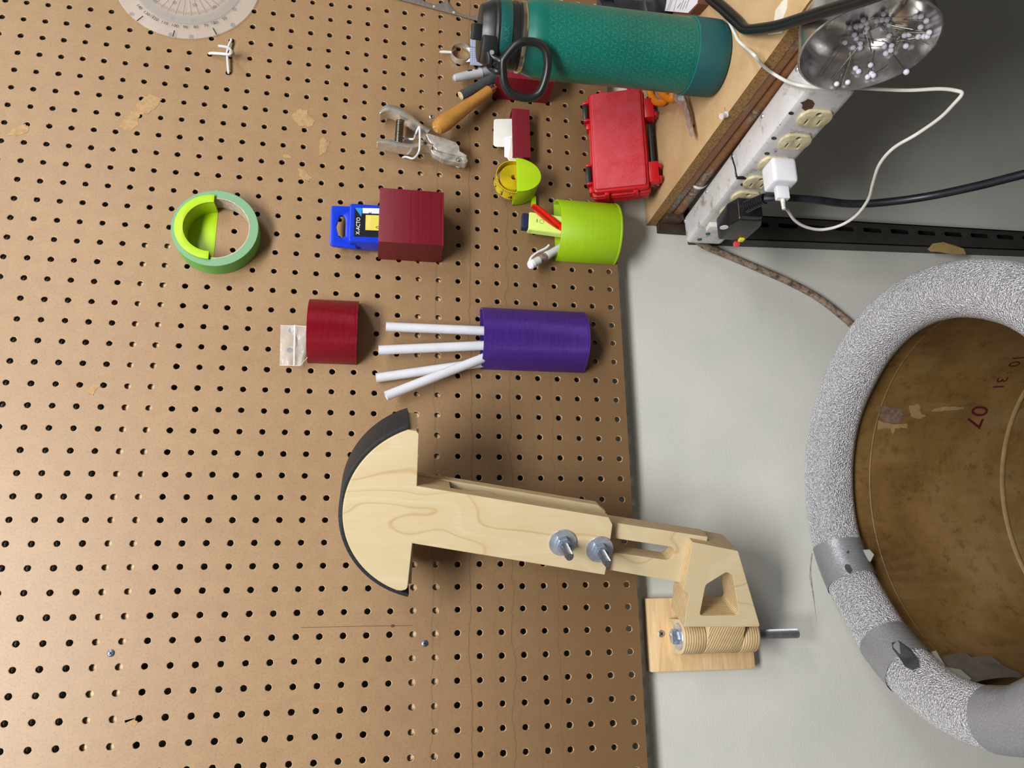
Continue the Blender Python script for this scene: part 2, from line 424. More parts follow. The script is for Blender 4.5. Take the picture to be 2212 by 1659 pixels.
def hplate(name, outline, holes, t, off, bevel=.0008, mats=None, parent=None):
    return mesh(name, plate(outline, holes, t, P0+NV*off, HV, Z_, bevel), mats or [M_PLY, M_PLYE], parent or st, pick=pk, sharp=18)
HC = (.1645, -.4995); HR = .0950
zflat = -.4768
a1 = math.asin((-.4662-HC[1])/HR)
arcpts = arc(HC[0], HC[1], HR, a1, pi-.415, 40)
front = [(arcpts[0][0]-.0005, zflat+.002), (arcpts[0][0]-.003, zflat)]
front = [(HC[0]+HR*cos(a1)-.001, zflat+.0025), (HC[0]+HR*cos(a1)-.004, zflat), c3(1257, 700), c5(715, 556), c5(742, 608), c5(700, 900), c5(686, 970), c3(1220, 1158)]
front += [c3(1185, 1488), c3(1180, 1512), c3(1165, 1528), c3(1130, 1536)] + list(reversed(arcpts))[:-1] + [arcpts[0]]
front = [tuple(p) for p in front]
hplate('front_plate', front, [], .0100, 0)
head = [(HC[0]+HR*cos(a1)-.001, zflat), (HC[0]-HR*cos(a1)+.0035, zflat)] + list(reversed(arcpts))
hplate('head_block', head, [], .0495, -.0101)
# black ribbed rubber strip round the head
M_RUB = NT('ribbed_black_rubber')
dp = M_RUB.n('ShaderNodeVectorMath', operation='DOT_PRODUCT'); M_RUB.l(M_RUB.co, dp.inputs[0]); dp.inputs[1].default_value = tuple(HV)
cvr = M_RUB.n('ShaderNodeCombineXYZ'); M_RUB.l(M_RUB.math('MULTIPLY', dp.outputs['Value'], 900), cvr.inputs[0]); w_ = M_RUB.noise(1, 3, .6, vec=cvr.outputs[0])
M_RUB.set(base=M_RUB.ramp(M_RUB.noise(900, 2), [(.3, lin('121317')), (.66, lin('24262b')), (.80, lin('4a4d54'))]), rough=.6); M_RUB.bump(w_, .7, .0009); M_RUB = M_RUB.m
outer = arc(HC[0], HC[1], HR+.0042, a1-.02, pi-a1+.09, 44); inner = arc(HC[0], HC[1], HR+.0001, a1-.02, pi-a1+.09, 44)
mesh('rubber_strip', plate(outer+list(reversed(inner)), [], .0585, P0-NV*.0012, HV, Z_, .0004), M_RUB, st)
# arm: spacer, rear plate
armU0 = c3(1257, 700); armU1 = c5(715, 556); armL0 = c3(1220, 1158); armL1 = c5(686, 970)
def lerp2(a, b, t): return (a[0]+(b[0]-a[0])*t, a[1]+(b[1]-a[1])*t)
sp = [lerp2(armU0, armU1, 0), lerp2(armU0, armU1, .17), lerp2(armL0, armL1, .17), lerp2(armL0, armL1, 0)]
hplate('spacer_block', [(p[0]-.0008 if i < 2 else p[0]+.0008, p[1]) for i, p in enumerate(sp)], [], .0196, -.0102, .0005)
rear = [(armU0[0], armU0[1]), (armU1[0]+.001, armU1[1]+.004), (armU1[0]-.007, armU1[1]-.006), (armL1[0], armL1[1]), (armL0[0], armL0[1])]
hplate('rear_plate', rear, [], .0100, -.0300)
# sliding bar with a slot
O_ = -.0102
barL = lerp2(armU0, armU1, .60)
dirA = (Vector(armL1)-Vector(armL0)).normalized()
bu1 = c5(1290, 676, O_); bl1 = c5(1208, 1020, O_); bu0 = c5(742, 592, O_); bl0 = c5(695, 930, O_)
ext = lambda a, b, k: (a[0]+(a[0]-b[0])*k, a[1]+(a[1]-b[1])*k)
bar = [ext(bu0, bu1, .95), ext(bu1, bu0, .25), ext(bl1, bl0, .35), ext(bl0, bl1, .95)]
b1 = c5(382, 735); b2 = c5(646, 783)
d12 = (Vector(b2)-Vector(b1)).normalized(); pe = Vector((d12.y, -d12.x))
s0 = Vector(b1)-d12*.02; s1 = Vector(c5(1180, 822, O_))-d12*.008; hw = .0082
slot = []
for c_, a_ in ((s1, 1), (s0, -1)):
    for k in range(11):
        t = -pi/2+pi*k/10
        slot.append(tuple(c_+(d12*a_)*cos(t)*hw+(pe*a_)*sin(t)*hw))
hplate('slotted_bar', bar, [slot], .0196, -.0102, .0006)
# bracket with a window
br = [c5(1312, 732), c5(1642, 797), c5(1798, 1332), c5(1788, 1342), c5(1250, 1342), c5(1272, 1180), c5(1288, 1108), c5(1244, 1080)]
br = fillet(br, [.001, .003, .003, .002, .001, .004, .006, .001])
win = fillet([c5(1560, 948), c5(1600, 975), c5(1648, 1258), c5(1366, 1260), c5(1410, 1040)], [.004, .004, .005, .004, .006])
hplate('hinge_bracket', br, [win], .0412, 0, .0008)
# bolts through the arm
M_STEEL = plain('steel_zinc', 'bcc0c6', .28, .6, var=.15, scale=120)
M_BLUEZ = plain('blue_zinc', 'a9bad4', .2, .75, var=.2, scale=200)
M_THREAD = NT('threaded_steel'); sx = M_THREAD.n('ShaderNodeVectorMath', operation='DOT_PRODUCT'); M_THREAD.l(M_THREAD.co, sx.inputs[0]); sx.inputs[1].default_value = tuple(NV+Z_)
M_THREAD.set(base=lin('9c9ca2'), rough=.32, metal=1.0); M_THREAD.bump(M_THREAD.math('SINE', M_THREAD.math('MULTIPLY', sx.outputs['Value'], 2*pi/.0013)), 1.0, .0012); M_THREAD = M_THREAD.m
def hexnut(p, ax, r, h):
    ax = Vector(ax).normalized(); u = Z_ if abs(ax.z) < .9 else X_; u = (u-ax*u.dot(ax)).normalized(); w = ax.cross(u)
    return G().prism([Vector(p)+(u*cos(pi/3*k+.2)+w*sin(pi/3*k+.2))*r for k in range(6)], ax*h)
for b in (b1, b2):
    p = P0+HV*b[0]+Z_*b[1]
    w = mesh('washer', G().lathe([(0, .0016), (.0148, .0016), (.0152, .001), (.0152, 0), (0, 0)], p, NV, 40), M_STEEL, st)
    mesh('nut', hexnut(p+NV*.0016, NV, .0086, .0085), M_BLUEZ, st, bevel=.0006)
    mesh('bolt', G().lathe([(0, .033), (.0040, .033), (.0047, .0315), (.0047, 0), (0, 0)], p, NV, 20), M_THREAD, st)
# wall plate, knuckles and hinge pin
M_MAPLE = NT('maple_plate'); g1 = M_MAPLE.noise(1, 5, .62, stretch=(14, 60, 130), dist=.6); g2 = M_MAPLE.noise(1, 3, .5, stretch=(9, 30, 60))
cc = M_MAPLE.mix(M_MAPLE.ramp(g1, [(.45, (0,)*3), (.7, (.7,)*3)]), M_MAPLE.ramp(g2, [(.3, lin('cfae80')), (.7, lin('dfc49a'))]), lin('b98f60'))
M_MAPLE.set(base=cc, rough=.5); M_MAPLE = M_MAPLE.m
mesh('wall_plate', G().box((-.5580, .009, -.8965), (-.4735, WY-.0006, -.7640)), M_MAPLE, st, bevel=.0018)
screw(1428.5, 1369, st, .0042, plain('countersunk_steel', 'c8c4bc', .35, 1), Y=.009)
zx = lambda x: PY(x, 1375, YB).z
def knuckle(za, zb, r):
    pts = [(-r, WY-.0152-YB-.001)] + arc(0, 0, r, pi, 2*pi, 20) + [(r, WY-.0152-YB-.001)]
    return plate([(p[0], p[1]) for p in pts], [], za-zb, AX0+Z_*za, X_, Y_, .0006)
pkz = lambda n: 0 if abs(n.z) > .8 else 1
mesh('knuckle', knuckle(zx(1466), zx(1511), .0196), [M_PLY, M_PLYZ], st, pick=pkz)
mesh('knuckle', knuckle(zx(1589), zx(1626), .0196), [M_PLY, M_PLYZ], st, pick=pkz)
za, zb = zx(1512.5), zx(1588)
mid = [Vector((cos(t), sin(t))) for t in [0]]
cen = AX0
ptm = []
for k in range(25):
    t = pi/2+pi*k/24                                 # round about the pin on the far side, straight into the bracket
    ptm.append(cen+HV*(cos(t)*.0196)+NV*(sin(t)*.0196))
ptm += [cen-NV*.0196+HV*.034, cen+NV*.0196+HV*.034]
mesh('bracket_knuckle', G().prism([p+Z_*za for p in ptm], -Z_*(za-zb)), [M_PLY, M_PLYT], st, bevel=.0006, pick=pkz)
top = zx(1466)
mesh('washer', G().lathe([(0, .0016), (.0148, .0016), (.0152, .001), (.0152, 0), (0, 0)], AX0+Z_*top, Z_, 40), M_STEEL, st)
o = mesh('bolt_head', hexnut(AX0+Z_*(top+.0016), Z_, .0088, .0066), M_BLUEZ, st, bevel=.0008)
bot = zx(1626)
mesh('washer', G().lathe([(0, -.002), (.0150, -.002), (.0150, 0), (0, 0)], AX0+Z_*bot, Z_, 40), M_STEEL, st)
mesh('nut', hexnut(AX0+Z_*(bot-.002), -Z_, .0086, .004), M_BLUEZ, st, bevel=.0006)
mesh('hinge_bolt', G().lathe([(0, 0), (.0056, 0), (.0056, .058), (.005, .0592), (0, .0592)], AX0+Z_*(bot), Vector((0, .03, -1)), 20), M_THREAD, st)
#==MARK_CUPS
# ================================================================== PRINTED HOLDERS ON THE PEGBOARD
M_RED = printed('translucent_red_print', '980d26', .24, strength=.8, metal=.30, dist=.0003, var=.06)
M_PURPLE = printed('purple_print', '55309c', .26, strength=.8, metal=.40, dist=.0003, var=.06)
M_LIME = printed('lime_print', '98c00e', .42, var=.06)
M_LIMEY = printed('lime_print_flat', 'a2c810', .42, axis=1, var=.06)
M_MAROON = printed('maroon_print', '6a081d', .40, var=.03, strength=.08)
M_WHITE = plain('white_plastic', 'e4e4ea', .4, var=.04)
M_BLACK = plain('black_plastic', '1a1b1e', .38, var=.2)
def half_cup(t, xc, r, ztop, zbot, mat, wall=.003, back=.0025):
    out = [(xc+r, 0), (xc-r, 0)] + [(xc+r*cos(a), r*sin(a)) for a in [pi+pi*k/40 for k in range(1, 40)]]
    out = [(p[0], -abs(p[1]) if p[1] else -.0003) for p in out]
    ri = r-wall
    inn = [(xc+ri*cos(a), -back-(ri-back)*abs(sin(a))) for a in [pi+pi*k/40 for k in range(0, 41)]]
    mesh('shell', plate(out, [inn], ztop-(zbot+wall), (0, 0, ztop), X_, Y_, .0004), mat, t)
    o2 = [(xc+(p[0]-xc)*1.006, p[1]*1.006 if p[1] < -.001 else p[1]) for p in out]
    mesh('floor', plate(o2, [], wall, (0, 0, zbot+wall), X_, Y_, .0006), mat, t)
t = thing('half_round_holder', 'short translucent red half-round holder with a plastic bag tucked in it', 'holder', (-.1538, -.0003, -.4095))
half_cup(t, -.1538, .0400, -.351, -.4095, M_RED)
t = thing('half_round_holder', 'long purple half-round holder with white rods standing in it', 'holder', (-.1539, -.0003, -.6945))
half_cup(t, -.1539, .0402, -.561, -.6945, M_PURPLE)
t = thing('pen_cup', 'lime green half-round pen cup at the lower edge of the pegboard', 'cup', (.0031, -.0003, -.7455))
half_cup(t, .0031, .0429, -.663, -.7455, M_LIME)

# ---- clear zip bag in the red holder
N = NT('clear_bag_film'); N.set(base=(.93, .95, .97, 1), rough=.18, trans=.0, alpha=.17, spec=.8); N.bump(N.noise(90, 3), .6, .002); M_BAG = N.m
sb = 220/1921
def kb(x, y, Y=-.012): return PY(580+x*sb, 630+y*sb, Y)
def sheet(pts, nx, ny, wob, Y0):
    """wavy sheet between four corner points tl,tr,br,bl"""
    a, b, c, d = pts; vs = []; fs = []
    for j in range(ny+1):
        for i in range(nx+1):
            u, v = i/nx, j/ny; p = (a*(1-u)+b*u)*(1-v)+(d*(1-u)+c*u)*v
            w = wob*noise.noise(Vector((u*3+Y0*50, v*4, .3)))
            vs.append(p+Vector((0, w, 0)))
    for j in range(ny):
        for i in range(nx): q = j*(nx+1)+i; fs.append((q, q+1, q+nx+2, q+nx+1))
    return G().add(vs, fs)
bag = thing('zip_bag', 'small clear plastic zip bag sticking out of the red holder', 'bag', kb(450, 1390))
bp = [kb(228, 640), kb(840, 650), kb(640, 1395), kb(210, 1390)]
mesh('film', sheet(bp, 14, 10, .004, .1), M_BAG, bag)
bp2 = [kb(228, 640, -.0135), kb(840, 650, -.0150), kb(600, 1395, -.0150), kb(210, 1390, -.0135)]
bp2[1] = kb(800, 650, -.016)
mesh('film', sheet(bp2, 14, 10, .005, .7), M_BAG, bag)
N = NT('zip_strip_film'); N.set(base=(.95, .96, .98, 1), rough=.2, alpha=.75); M_ZIP = N.m
mesh('zip_strip', G().tube([kb(498, 632, -.0150), kb(490, 1000, -.0150), kb(483, 1400, -.0150)], .0009, 8), M_ZIP, bag)
for L in ([kb(225, 638, -.014), kb(720, 652, -.015)], [kb(210, 1388, -.014), kb(590, 1396, -.015), kb(735, 1240, -.015)]):
    mesh('bag_seam', G().tube(L, .0003, 6), M_ZIP, bag)
# ---- white rods in the purple holder
N = NT('milky_plastic'); N.set(base=N.ramp(N.noise(30), [(.3, lin('c9cad4')), (.7, lin('d6d6de'))]), rough=.35, sss=.15); M_MILK = N.m
def kp(x, y, Y): return PY(580+x*500/1659, 380+y*500/1659, Y)
g_r = 'white rods in the purple holder'
for (lab, a, b, ya, yb) in (
    ('milky white plastic rod standing upright in the purple holder on its hole-punch side', (842, 1081), (1535, 1110), -.0185, -.016),
    ('milky white plastic rod in the purple holder between the upright one and the leaning pair', (790, 1249), (1535, 1216), -.020, -.018),
    ('milky white plastic rod behind the leaning rod in the purple holder', (772, 1448), (1530, 1340), -.0085, -.0072),
    ('milky white plastic rod leaning farthest toward the wooden rest and crossing over another', (842, 1577), (1540, 1305), -.0240, -.0165)):
    A = kp(*a, ya); B = kp(*b, yb); D = (A-B); C2 = B-D.normalized()*(.009 if yb > -.01 else .035)
    o = thing('plastic_rod', lab, 'rod', C2, g_r)
    mesh('rod_body', G().tube([C2, A], .0058, 20, cap=False), M_MILK, o)
    mesh('rod_bore', G().lathe([(.0058, 0), (.0034, .0001), (.0032, -.003), (0, -.003)], A, D, 20), M_MILK, o)

# ---- masking tape on its half-disc hook
TC = (-.0342, -.2362)
N = NT('green_masking_tape'); cr = N.n('ShaderNodeSeparateXYZ'); N.l(N.co, cr.inputs[0])
N.set(base=N.ramp(N.noise(60), [(.3, lin('5fa548')), (.7, lin('72b458'))]), rough=.6); N.bump(N.noise(1, 2, .5, stretch=(90, 1500, 90)), .15, .0003); M_GT = N.m
N = NT('tape_roll_side'); dv = N.n('ShaderNodeVectorMath', operation='LENGTH'); mp = N.n('ShaderNodeMapping'); mp.inputs['Scale'].default_value = (1, 0, 1); N.l(N.co, mp.inputs['Vector']); N.l(mp.outputs[0], dv.inputs[0])
rg = N.noise(1, 2, .5, vec=None) ; cv = N.n('ShaderNodeCombineXYZ'); N.l(N.math('MULTIPLY', dv.outputs['Value'], 2600), cv.inputs[0])
rg = N.noise(1, 3, .7, vec=cv.outputs[0])
N.set(base=N.ramp(rg, [(.3, lin('5d8c66')), (.6, lin('7aa47e')), (.75, lin('8fb48f'))]), rough=.6); M_GTS = N.m
M_CARD = plain('cardboard_core', 'b5aa98', .8, var=.2, scale=200)
t = thing('masking_tape_roll', 'roll of green masking tape hanging on a lime half-disc hook', 'tape', (TC[0], 0, TC[1]))
pc = Vector((TC[0], -.0008, TC[1]))
mesh('tape_winding', G().lathe([(.0405, .0232), (.0498, .0232), (.0502, .0228), (.0502, .0004), (.0498, 0), (.0405, 0)], pc, -Y_, 72), [M_GT, M_GTS], t, pick=lambda n: 1 if abs(n.y) > .7 else 0)
mesh('cardboard_core', G().lathe([(.0404, .0231), (.0392, .0231), (.0390, .0229), (.0390, .0003), (.0404, .0003), (.0404, .0231)], pc, -Y_, 72), M_CARD, t)
t = thing('half_disc_hook', 'lime green half-disc hook inside the green masking tape roll', 'hook', (TC[0], 0, TC[1]))
hx, hz_ = TC[0]-.0002, TC[1]+.0035
def half_ring(ro, ri, seg=36): return arc(hx, hz_, ro, 0, pi, seg)+(list(reversed(arc(hx, hz_, ri, 0, pi, seg))) if ri else [])
mesh('flange', plate(half_ring(.0425, .0325), [], .0028, (0, -.0275, 0), X_, Z_, .0004), M_LIMEY, t)
mesh('rim', plate(half_ring(.0350, .0325), [], .0243, (0, -.0248, 0), X_, Z_, .0002), M_LIMEY, t)
mesh('back_disc', plate(half_ring(.0350, 0), [], .003, (0, -.0005, 0), X_, Z_, .0002), M_LIMEY, t)
#--- flat closing web of the half disc
mesh('bottom_web', G().box((hx-.0350, -.0240, hz_-.0022), (hx+.0350, -.0005, hz_)), M_LIMEY, t) if False else None

# ---- maroon box with the blue blade pack
def open_box(t, x0, x1, y1, z0, z1, mat, w=.0022, y0=-.0003):
    out = [(x0, y0), (x0, y1), (x1, y1), (x1, y0)]; inn = [(x0+w, y0-w), (x0+w, y1+w), (x1-w, y1+w), (x1-w, y0-w)]
    mesh('shell', plate(out, [inn], z1-z0-w, (0, 0, z1), X_, Y_, .0004), mat, t)
    mesh('floor', G().box((x0, y0, z0), (x1, y1, z0+w)), mat, t, bevel=.0004)
t = thing('box_holder', 'deep maroon square box holder with a blue blade pack in it', 'holder', (-.0155, -.0003, -.5098))
open_box(t, -.0520, .0210, -.0507, -.5098, -.4305, M_MAROON)
M_BLUE = plain('blue_plastic', '1238c8', .28, var=.08)
sk = 290/2212
def kx(x, y, Y): p = PY(690+x*sk, 400+y*sk, Y); return (p.x, p.z)
t = thing('blade_pack', 'bright blue plastic blade pack with a hang hole sticking out of the maroon box', 'pack', (-.0155, -.01, -.5060))
fl = fillet([kx(190, 335, -.022), kx(620, 350, -.022), kx(600, 1035, -.022), kx(160, 985, -.022)], [.004, .0, .0, .006])
hole = fillet([kx(275, 670, -.022), kx(330, 500, -.022), kx(400, 485, -.022), kx(432, 560, -.022), kx(425, 830, -.022), kx(370, 870, -.022), kx(315, 840, -.022)], .002)
mesh('hang_tab', plate(fl, [hole], .0055, (0, -.022, 0), X_, Z_, .0008), M_BLUE, t)
bx0 = kx(560, 300, -.032)[0]; bx1 = kx(560, 925, -.032)[0]; ztop_ = kx(490, 600, -.030)[1]
body = fillet([(bx0, ztop_), (bx0, -.504), (bx1, -.504), (bx1, ztop_)], [.004, .002, .002, .004])
ob = mesh('case_body', plate(body, [], .025, (0, -.032, 0), X_, Z_, .0014, 3), M_BLUE, t)
YL = -.0322
def lab(name, pts, col, dy=0, mat=None):
    P = [Vector((*kx(x, y, YL-dy)[:1], 0, kx(x, y, YL-dy)[1])) for x, y in pts]
    g = plate([(p.x, p.z) for p in P], [], .0003, (0, YL-dy, 0), X_, Z_)
    return mesh(name, g, mat or plain(name+'_print_'+col, col, .3, var=.03), t)
lab('label', [(580, 370), (1100, 382), (1100, 862), (565, 845)], '1b1d24')
lab('label_triangle', [(585, 372), (710, 376), (690, 520)], '2f86d8', .0003)
lab('label_panel', [(712, 376), (1100, 384), (1100, 474), (712, 462)], 'dcdde6', .0003)
lab('label_window', [(762, 490), (1100, 500), (1100, 752), (756, 738)], 'd8cb5c', .0004)
def kxt(body, x, y, size, mat, dy=.0006, xs=1.0):
    px_, pz_ = kx(x, y, YL-dy)
    mesh('lettering', textg(body, size, (px_, YL-dy, pz_), X_, Z_, .0001, xs=xs), mat, t)
M_INKW = plain('white_ink', 'eeeef2', .4, var=.01); M_INKB = plain('black_ink', '16171b', .5, var=.02); M_INKP = plain('pale_ink', 'e9e3b4', .4, var=.01)
kxt('X-ACTO', 640, 672, .0066, M_INKW, xs=.93); kxt('TM 158', 826, 612, .0052, M_INKP, xs=.95); kxt('E.', 835, 452, .0045, M_INKB)
kxt('0', 965, 695, .007, M_INKB)

# ---- tape-measure pocket
s3 = 200/1327
def km(x, y, Y): p = PY(1040+x*s3, 210+y*s3, Y); return (p.x, p.z)
YF = -.0385
xa = km(505, 868, YF)[0]; xb_ = km(508, 1345, YF)[0]; zt_ = km(506, 1100, YF)[1]
xc_ = (xa+xb_)/2; rr_ = (xa-xb_)/2; dz_ = zt_-km(855, 1110, YF)[1]
def Dsh(r, d, z=0.0, n=36): return [(xc_+r*cos(a), zt_+z+d*sin(a)) for a in [pi+pi*k/n for k in range(n+1)]]
t = thing('tape_measure_pocket', 'lime green half-disc pocket holding a rolled yellow tape measure', 'holder', (xc_, 0, zt_-dz_))
mesh('front_wall', plate(Dsh(rr_, dz_), [], .0025, (0, YF, 0), X_, Z_, .0004), M_LIMEY, t)
mesh('rim', plate(Dsh(rr_, dz_)+list(reversed(Dsh(rr_-.0025, dz_-.0025))), [], -YF-.0030, (0, YF+.0024, 0), X_, Z_, .0002), M_LIMEY, t)
mesh('back_wall', plate(Dsh(rr_, dz_)+[(xc_+rr_, zt_-.0005)], [], .003, (0, -.0036, 0), X_, Z_, .0002), M_LIMEY, t)
mesh('foot', G().box((xc_-rr_, -.0060, zt_-dz_*.98), (xc_-rr_*.45, -.0006, zt_-dz_*.80)), M_LIMEY, t)
# rolled tape measure
M_YEL = plain('yellow_tape', 'd6bd1e', .35, var=.06)
tz = zt_+.0030; rx = xc_-.0005; RT = .0205
YT0, YT1 = -.0335, -.0140
tp = thing('tape_measure', 'rolled yellow sewing tape measure sitting in the lime pocket', 'tape measure', (rx, -.02, tz-RT))
def spiral_strip(r0, r1, turns, y0, y1, th, n=56, sx_=1.0, sz_=1.0):
    g = G(); vs = []; fs = []; m = int(turns*n)
    for k in range(m+1):
        a = 2*pi*k/n; r = r0+(r1-r0)*k/m
        for dr in (0, th):
            for y in (y0, y1): vs.append((rx+(r+dr)*cos(a)*sx_, y, tz+(r+dr)*sin(a)*sz_))
    for k in range(m):
        i = k*4; j = i+4
        fs += [(i, j, j+1, i+1), (i+2, i+3, j+3, j+2), (i, i+2, j+2, j), (i+1, j+1, j+3, i+3)]
    return g.add(vs, fs)
mesh('tape_coil', spiral_strip(.0035, .0182, 15, YT0+.0015, YT1, .0005), M_YEL, tp, sharp=50)
mesh('tape_coil', G().lathe([(.0235, .0195), (.0235, 0), (.0228, 0), (.0228, .0195), (.0235, .0195)], (rx, YT1, tz), -Y_, 64), M_YEL, tp)
gt = G()
for k in range(60):
    a = 2*pi*k/60; L = (.011 if k % 8 == 0 else .0075 if k % 4 == 0 else .0045)
    for (q0, q1) in ((YT0+.0002, YT0+.0002+L),):
        u = Vector((cos(a), 0, sin(a))); w = Vector((-sin(a), 0, cos(a)))
        gt.obox(Vector((rx, (q0+q1)/2, tz))+u*.0236, (w, Y_, u), (.00016 if k % 8 else .00028, L/2, .0001))
mesh('tick_marks', gt, M_INKB, tp)
def around(a0, y0, rad, cx, cz):
    def f(x, y, z):
        a = a0+y/rad
        return Vector((cx+(rad+z)*cos(a), y0+x, cz+(rad+z)*sin(a)))
    return f
for ch, a0 in (('3', 2.45), ('4', 3.02), ('2', 1.9)):
    def wp(x, y, z, a0=a0):
        a = a0-x/.0237; return Vector((rx+(.0237+z)*cos(a), YT1-.0055-y, tz+(.0237+z)*sin(a)))
    def wp(x, y, z, a0=a0):
        a = a0+x/.0237; return Vector((rx+(.0237+z)*cos(a), YT1-.0055-y*1.0, tz+(.0237+z)*sin(a)))
    mesh('lettering', textg(ch, .0125, (0, 0, 0), X_, Z_, .0001, warp=wp), M_INKB, tp)

# ---- thin maroon holder with white cards
t = thing('box_holder', 'narrow maroon box holder with white cards above the lime tape pocket', 'holder', (.139, -.0003, -.6290))
open_box(t, .1005, .1755, -.0200, -.6290, -.6045, M_MAROON)
M_PAPER = plain('white_card', 'deded8', .6, var=.05, scale=30)
c1 = fillet([km(180, 305, -.012), km(560, 300, -.012), km(560, 712, -.012), km(172, 700, -.012)], [.004, 0, 0, .005])
single('card', 'off-white rounded card standing in the narrow maroon holder', 'card', plate(c1, [], .0009, (0, -.0108, 0), X_, Z_, .0002), M_PAPER, (.155, -.0110, -.6260))
c2 = [km(330, 565, -.015), km(420, 548, -.015), km(600, 560, -.015), km(600, 935, -.015), km(440, 925, -.015), km(385, 890, -.015), km(375, 865, -.015), km(330, 845, -.015)]
single('paper_scrap', 'torn white paper scrap in front of the rounded card in the narrow maroon holder', 'paper', plate(fillet(c2, .001), [], .0004, (0, -.0140, 0), X_, Z_), plain('white_paper', 'e6e6ee', .7, var=.03), (.130, -.0140, -.6260))
c3_ = [km(420, 580, -.016), km(600, 560, -.016), km(600, 900, -.016), km(385, 880, -.016), km(415, 690, -.016)]
single('paper_scrap', 'torn cream paper strip in front of the white scrap in the narrow maroon holder', 'paper', plate(fillet(c3_, .001), [], .0005, (0, -.0158, 0), X_, Z_), plain('cream_paper', 'ddd5c4', .7, var=.05), (.130, -.0158, -.6260))

# ---- pens in the lime cup
so = 240/2212
def kl(x, y, Y): return PY(1120+x*so, 420+y*so, Y)
A = kl(275, 215, -.034); B = kl(830, 670, -.025); D = (B-A).normalized()
M_REDP = plain('red_pen_plastic', 'd8200f', .22, var=.06)
o = thing('pen', 'red capped pen leaning in the lime pen cup', 'pen', B+D*.03)
side = D.cross(Y_).normalized()
mesh('cap', G().tube([A-D*.0006, A+D*.001, A+D*.004, A+D*.012, A+D*.04, B+D*.004], [.001, .003, .0042, .0052, .0062, .0062], 18), M_REDP, o)
mesh('clip', G().obox(A.lerp(B, .5)+side*-.004-Y_*.0045, (D, side, D.cross(side)), (.022, .0022, .0008)), plain('dark_red_plastic', 'a8160c', .25), o, bevel=.0005)
mesh('barrel', G().tube([B+D*.002, B+D*.028], .0048, 16), M_REDP, o)
# highlighter: flat body with ribbed side
M_HL = plain('pale_lime_plastic', 'cfe47a', .38, var=.04); M_NAVY = plain('navy_plastic', '1a2548', .4)
P_ = [kl(200, 372, -.026), kl(200, 690, -.026), kl(830, 780, -.026), kl(830, 450, -.026)]
ax = ((P_[2]+P_[3])*.5-(P_[0]+P_[1])*.5).normalized(); ac = Vector((ax.z, 0, -ax.x))
L0 = (P_[0]+P_[1])*.5; wd_ = .0118
o = thing('highlighter', 'pale lime highlighter with a navy end in the lime pen cup', 'highlighter', L0+ax*.07)
def hl(u0, u1, w0, w1): return [(u0, -w0), (u1, -w1), (u1, w1), (u0, w0)]
mesh('body', plate(fillet(hl(0, .075, .0112, .0138), [.003, 0, 0, .003]), [], .012, L0+Y_*-.002, ax, ac, .0016, 3) if False else G().obox(L0+ax*.0375+Y_*.004, (ax, ac, Y_), (.0375, .0128, .0062)), M_HL, o, bevel=.0022, seg=3)
mesh('end_plug', G().obox(L0-ax*.004+Y_*.004, (ax, ac, Y_), (.0045, .0108, .0050)), M_NAVY, o, bevel=.0015)
gr = G()
for k in range(4): gr.obox(L0+ax*.04+Y_*(.0002+k*.0024)-ac*.0128*(1 if ac.x > 0 else -1), (ax, ac, Y_), (.034, .00025, .0004))
mesh('grip_ribs', gr, M_HL, o)
M_GREENI = plain('olive_ink', '6f8a2c', .5)
pm = kl(470, 525, -.0305)
mesh('printed_ring', G().lathe([(.0026, 0), (.0030, 0), (.0030, .0002), (.0026, .0002)], Vector((pm.x, L0.y-.0023, pm.z)), -Y_, 28), M_GREENI, o)
for dx in (0, .0018): mesh('printed_line', G().obox(Vector((kl(370+dx*6000, 510, -.03).x, L0.y-.0023, kl(370+dx*6000, 510, -.03).z)), (ac, ax, Y_), (.0024, .0003, .0001)), M_GREENI, o)
# white gel pen
A = kl(250, 1400, -.022); B = kl(800, 1080, -.013); D = (B-A).normalized(); side = Vector((D.z, 0, -D.x))
if side.x < 0: side = -side
M_PENW = plain('pearl_plastic', 'c9cbc6', .25, var=.04)
N = NT('clear_barrel'); N.set(base=(.55, .5, .46, 1), rough=.1, trans=.5, ior=1.3); M_CLR = N.m
o = thing('gel_pen', 'white capped gel pen with a long clip leaning in the lime pen cup', 'pen', B+D*.03)
mesh('cap_end', G().tube([A-D*.003, A-D*.001, A+D*.004], [.0042, .0058, .0060], 20), M_WHITE, o, bevel=0)
mesh('sleeve', G().tube([A+D*.004, A+D*.014], .0055, 20), M_PENW, o)
mesh('window', G().tube([A+D*.014, A+D*.0265], .0051, 20), plain('clear_window', '8d8078', .1, var=.5, scale=200, spec=.9), o)
mesh('barrel', G().tube([A+D*.0265, A+D*.030, A+D*.034, B+D*.025], [.0054, .0058, .0052, .0052], 20), M_PENW, o)
mesh('clip', G().tube(spline([A+side*.0035-D*.001, A+side*.0085+D*.008, A+side*.0098+D*.02, A+side*.0092+D*.034, A+side*.0105+D*.041]), .0017, 10, flat=1.4, up=Y_), M_WHITE, o)
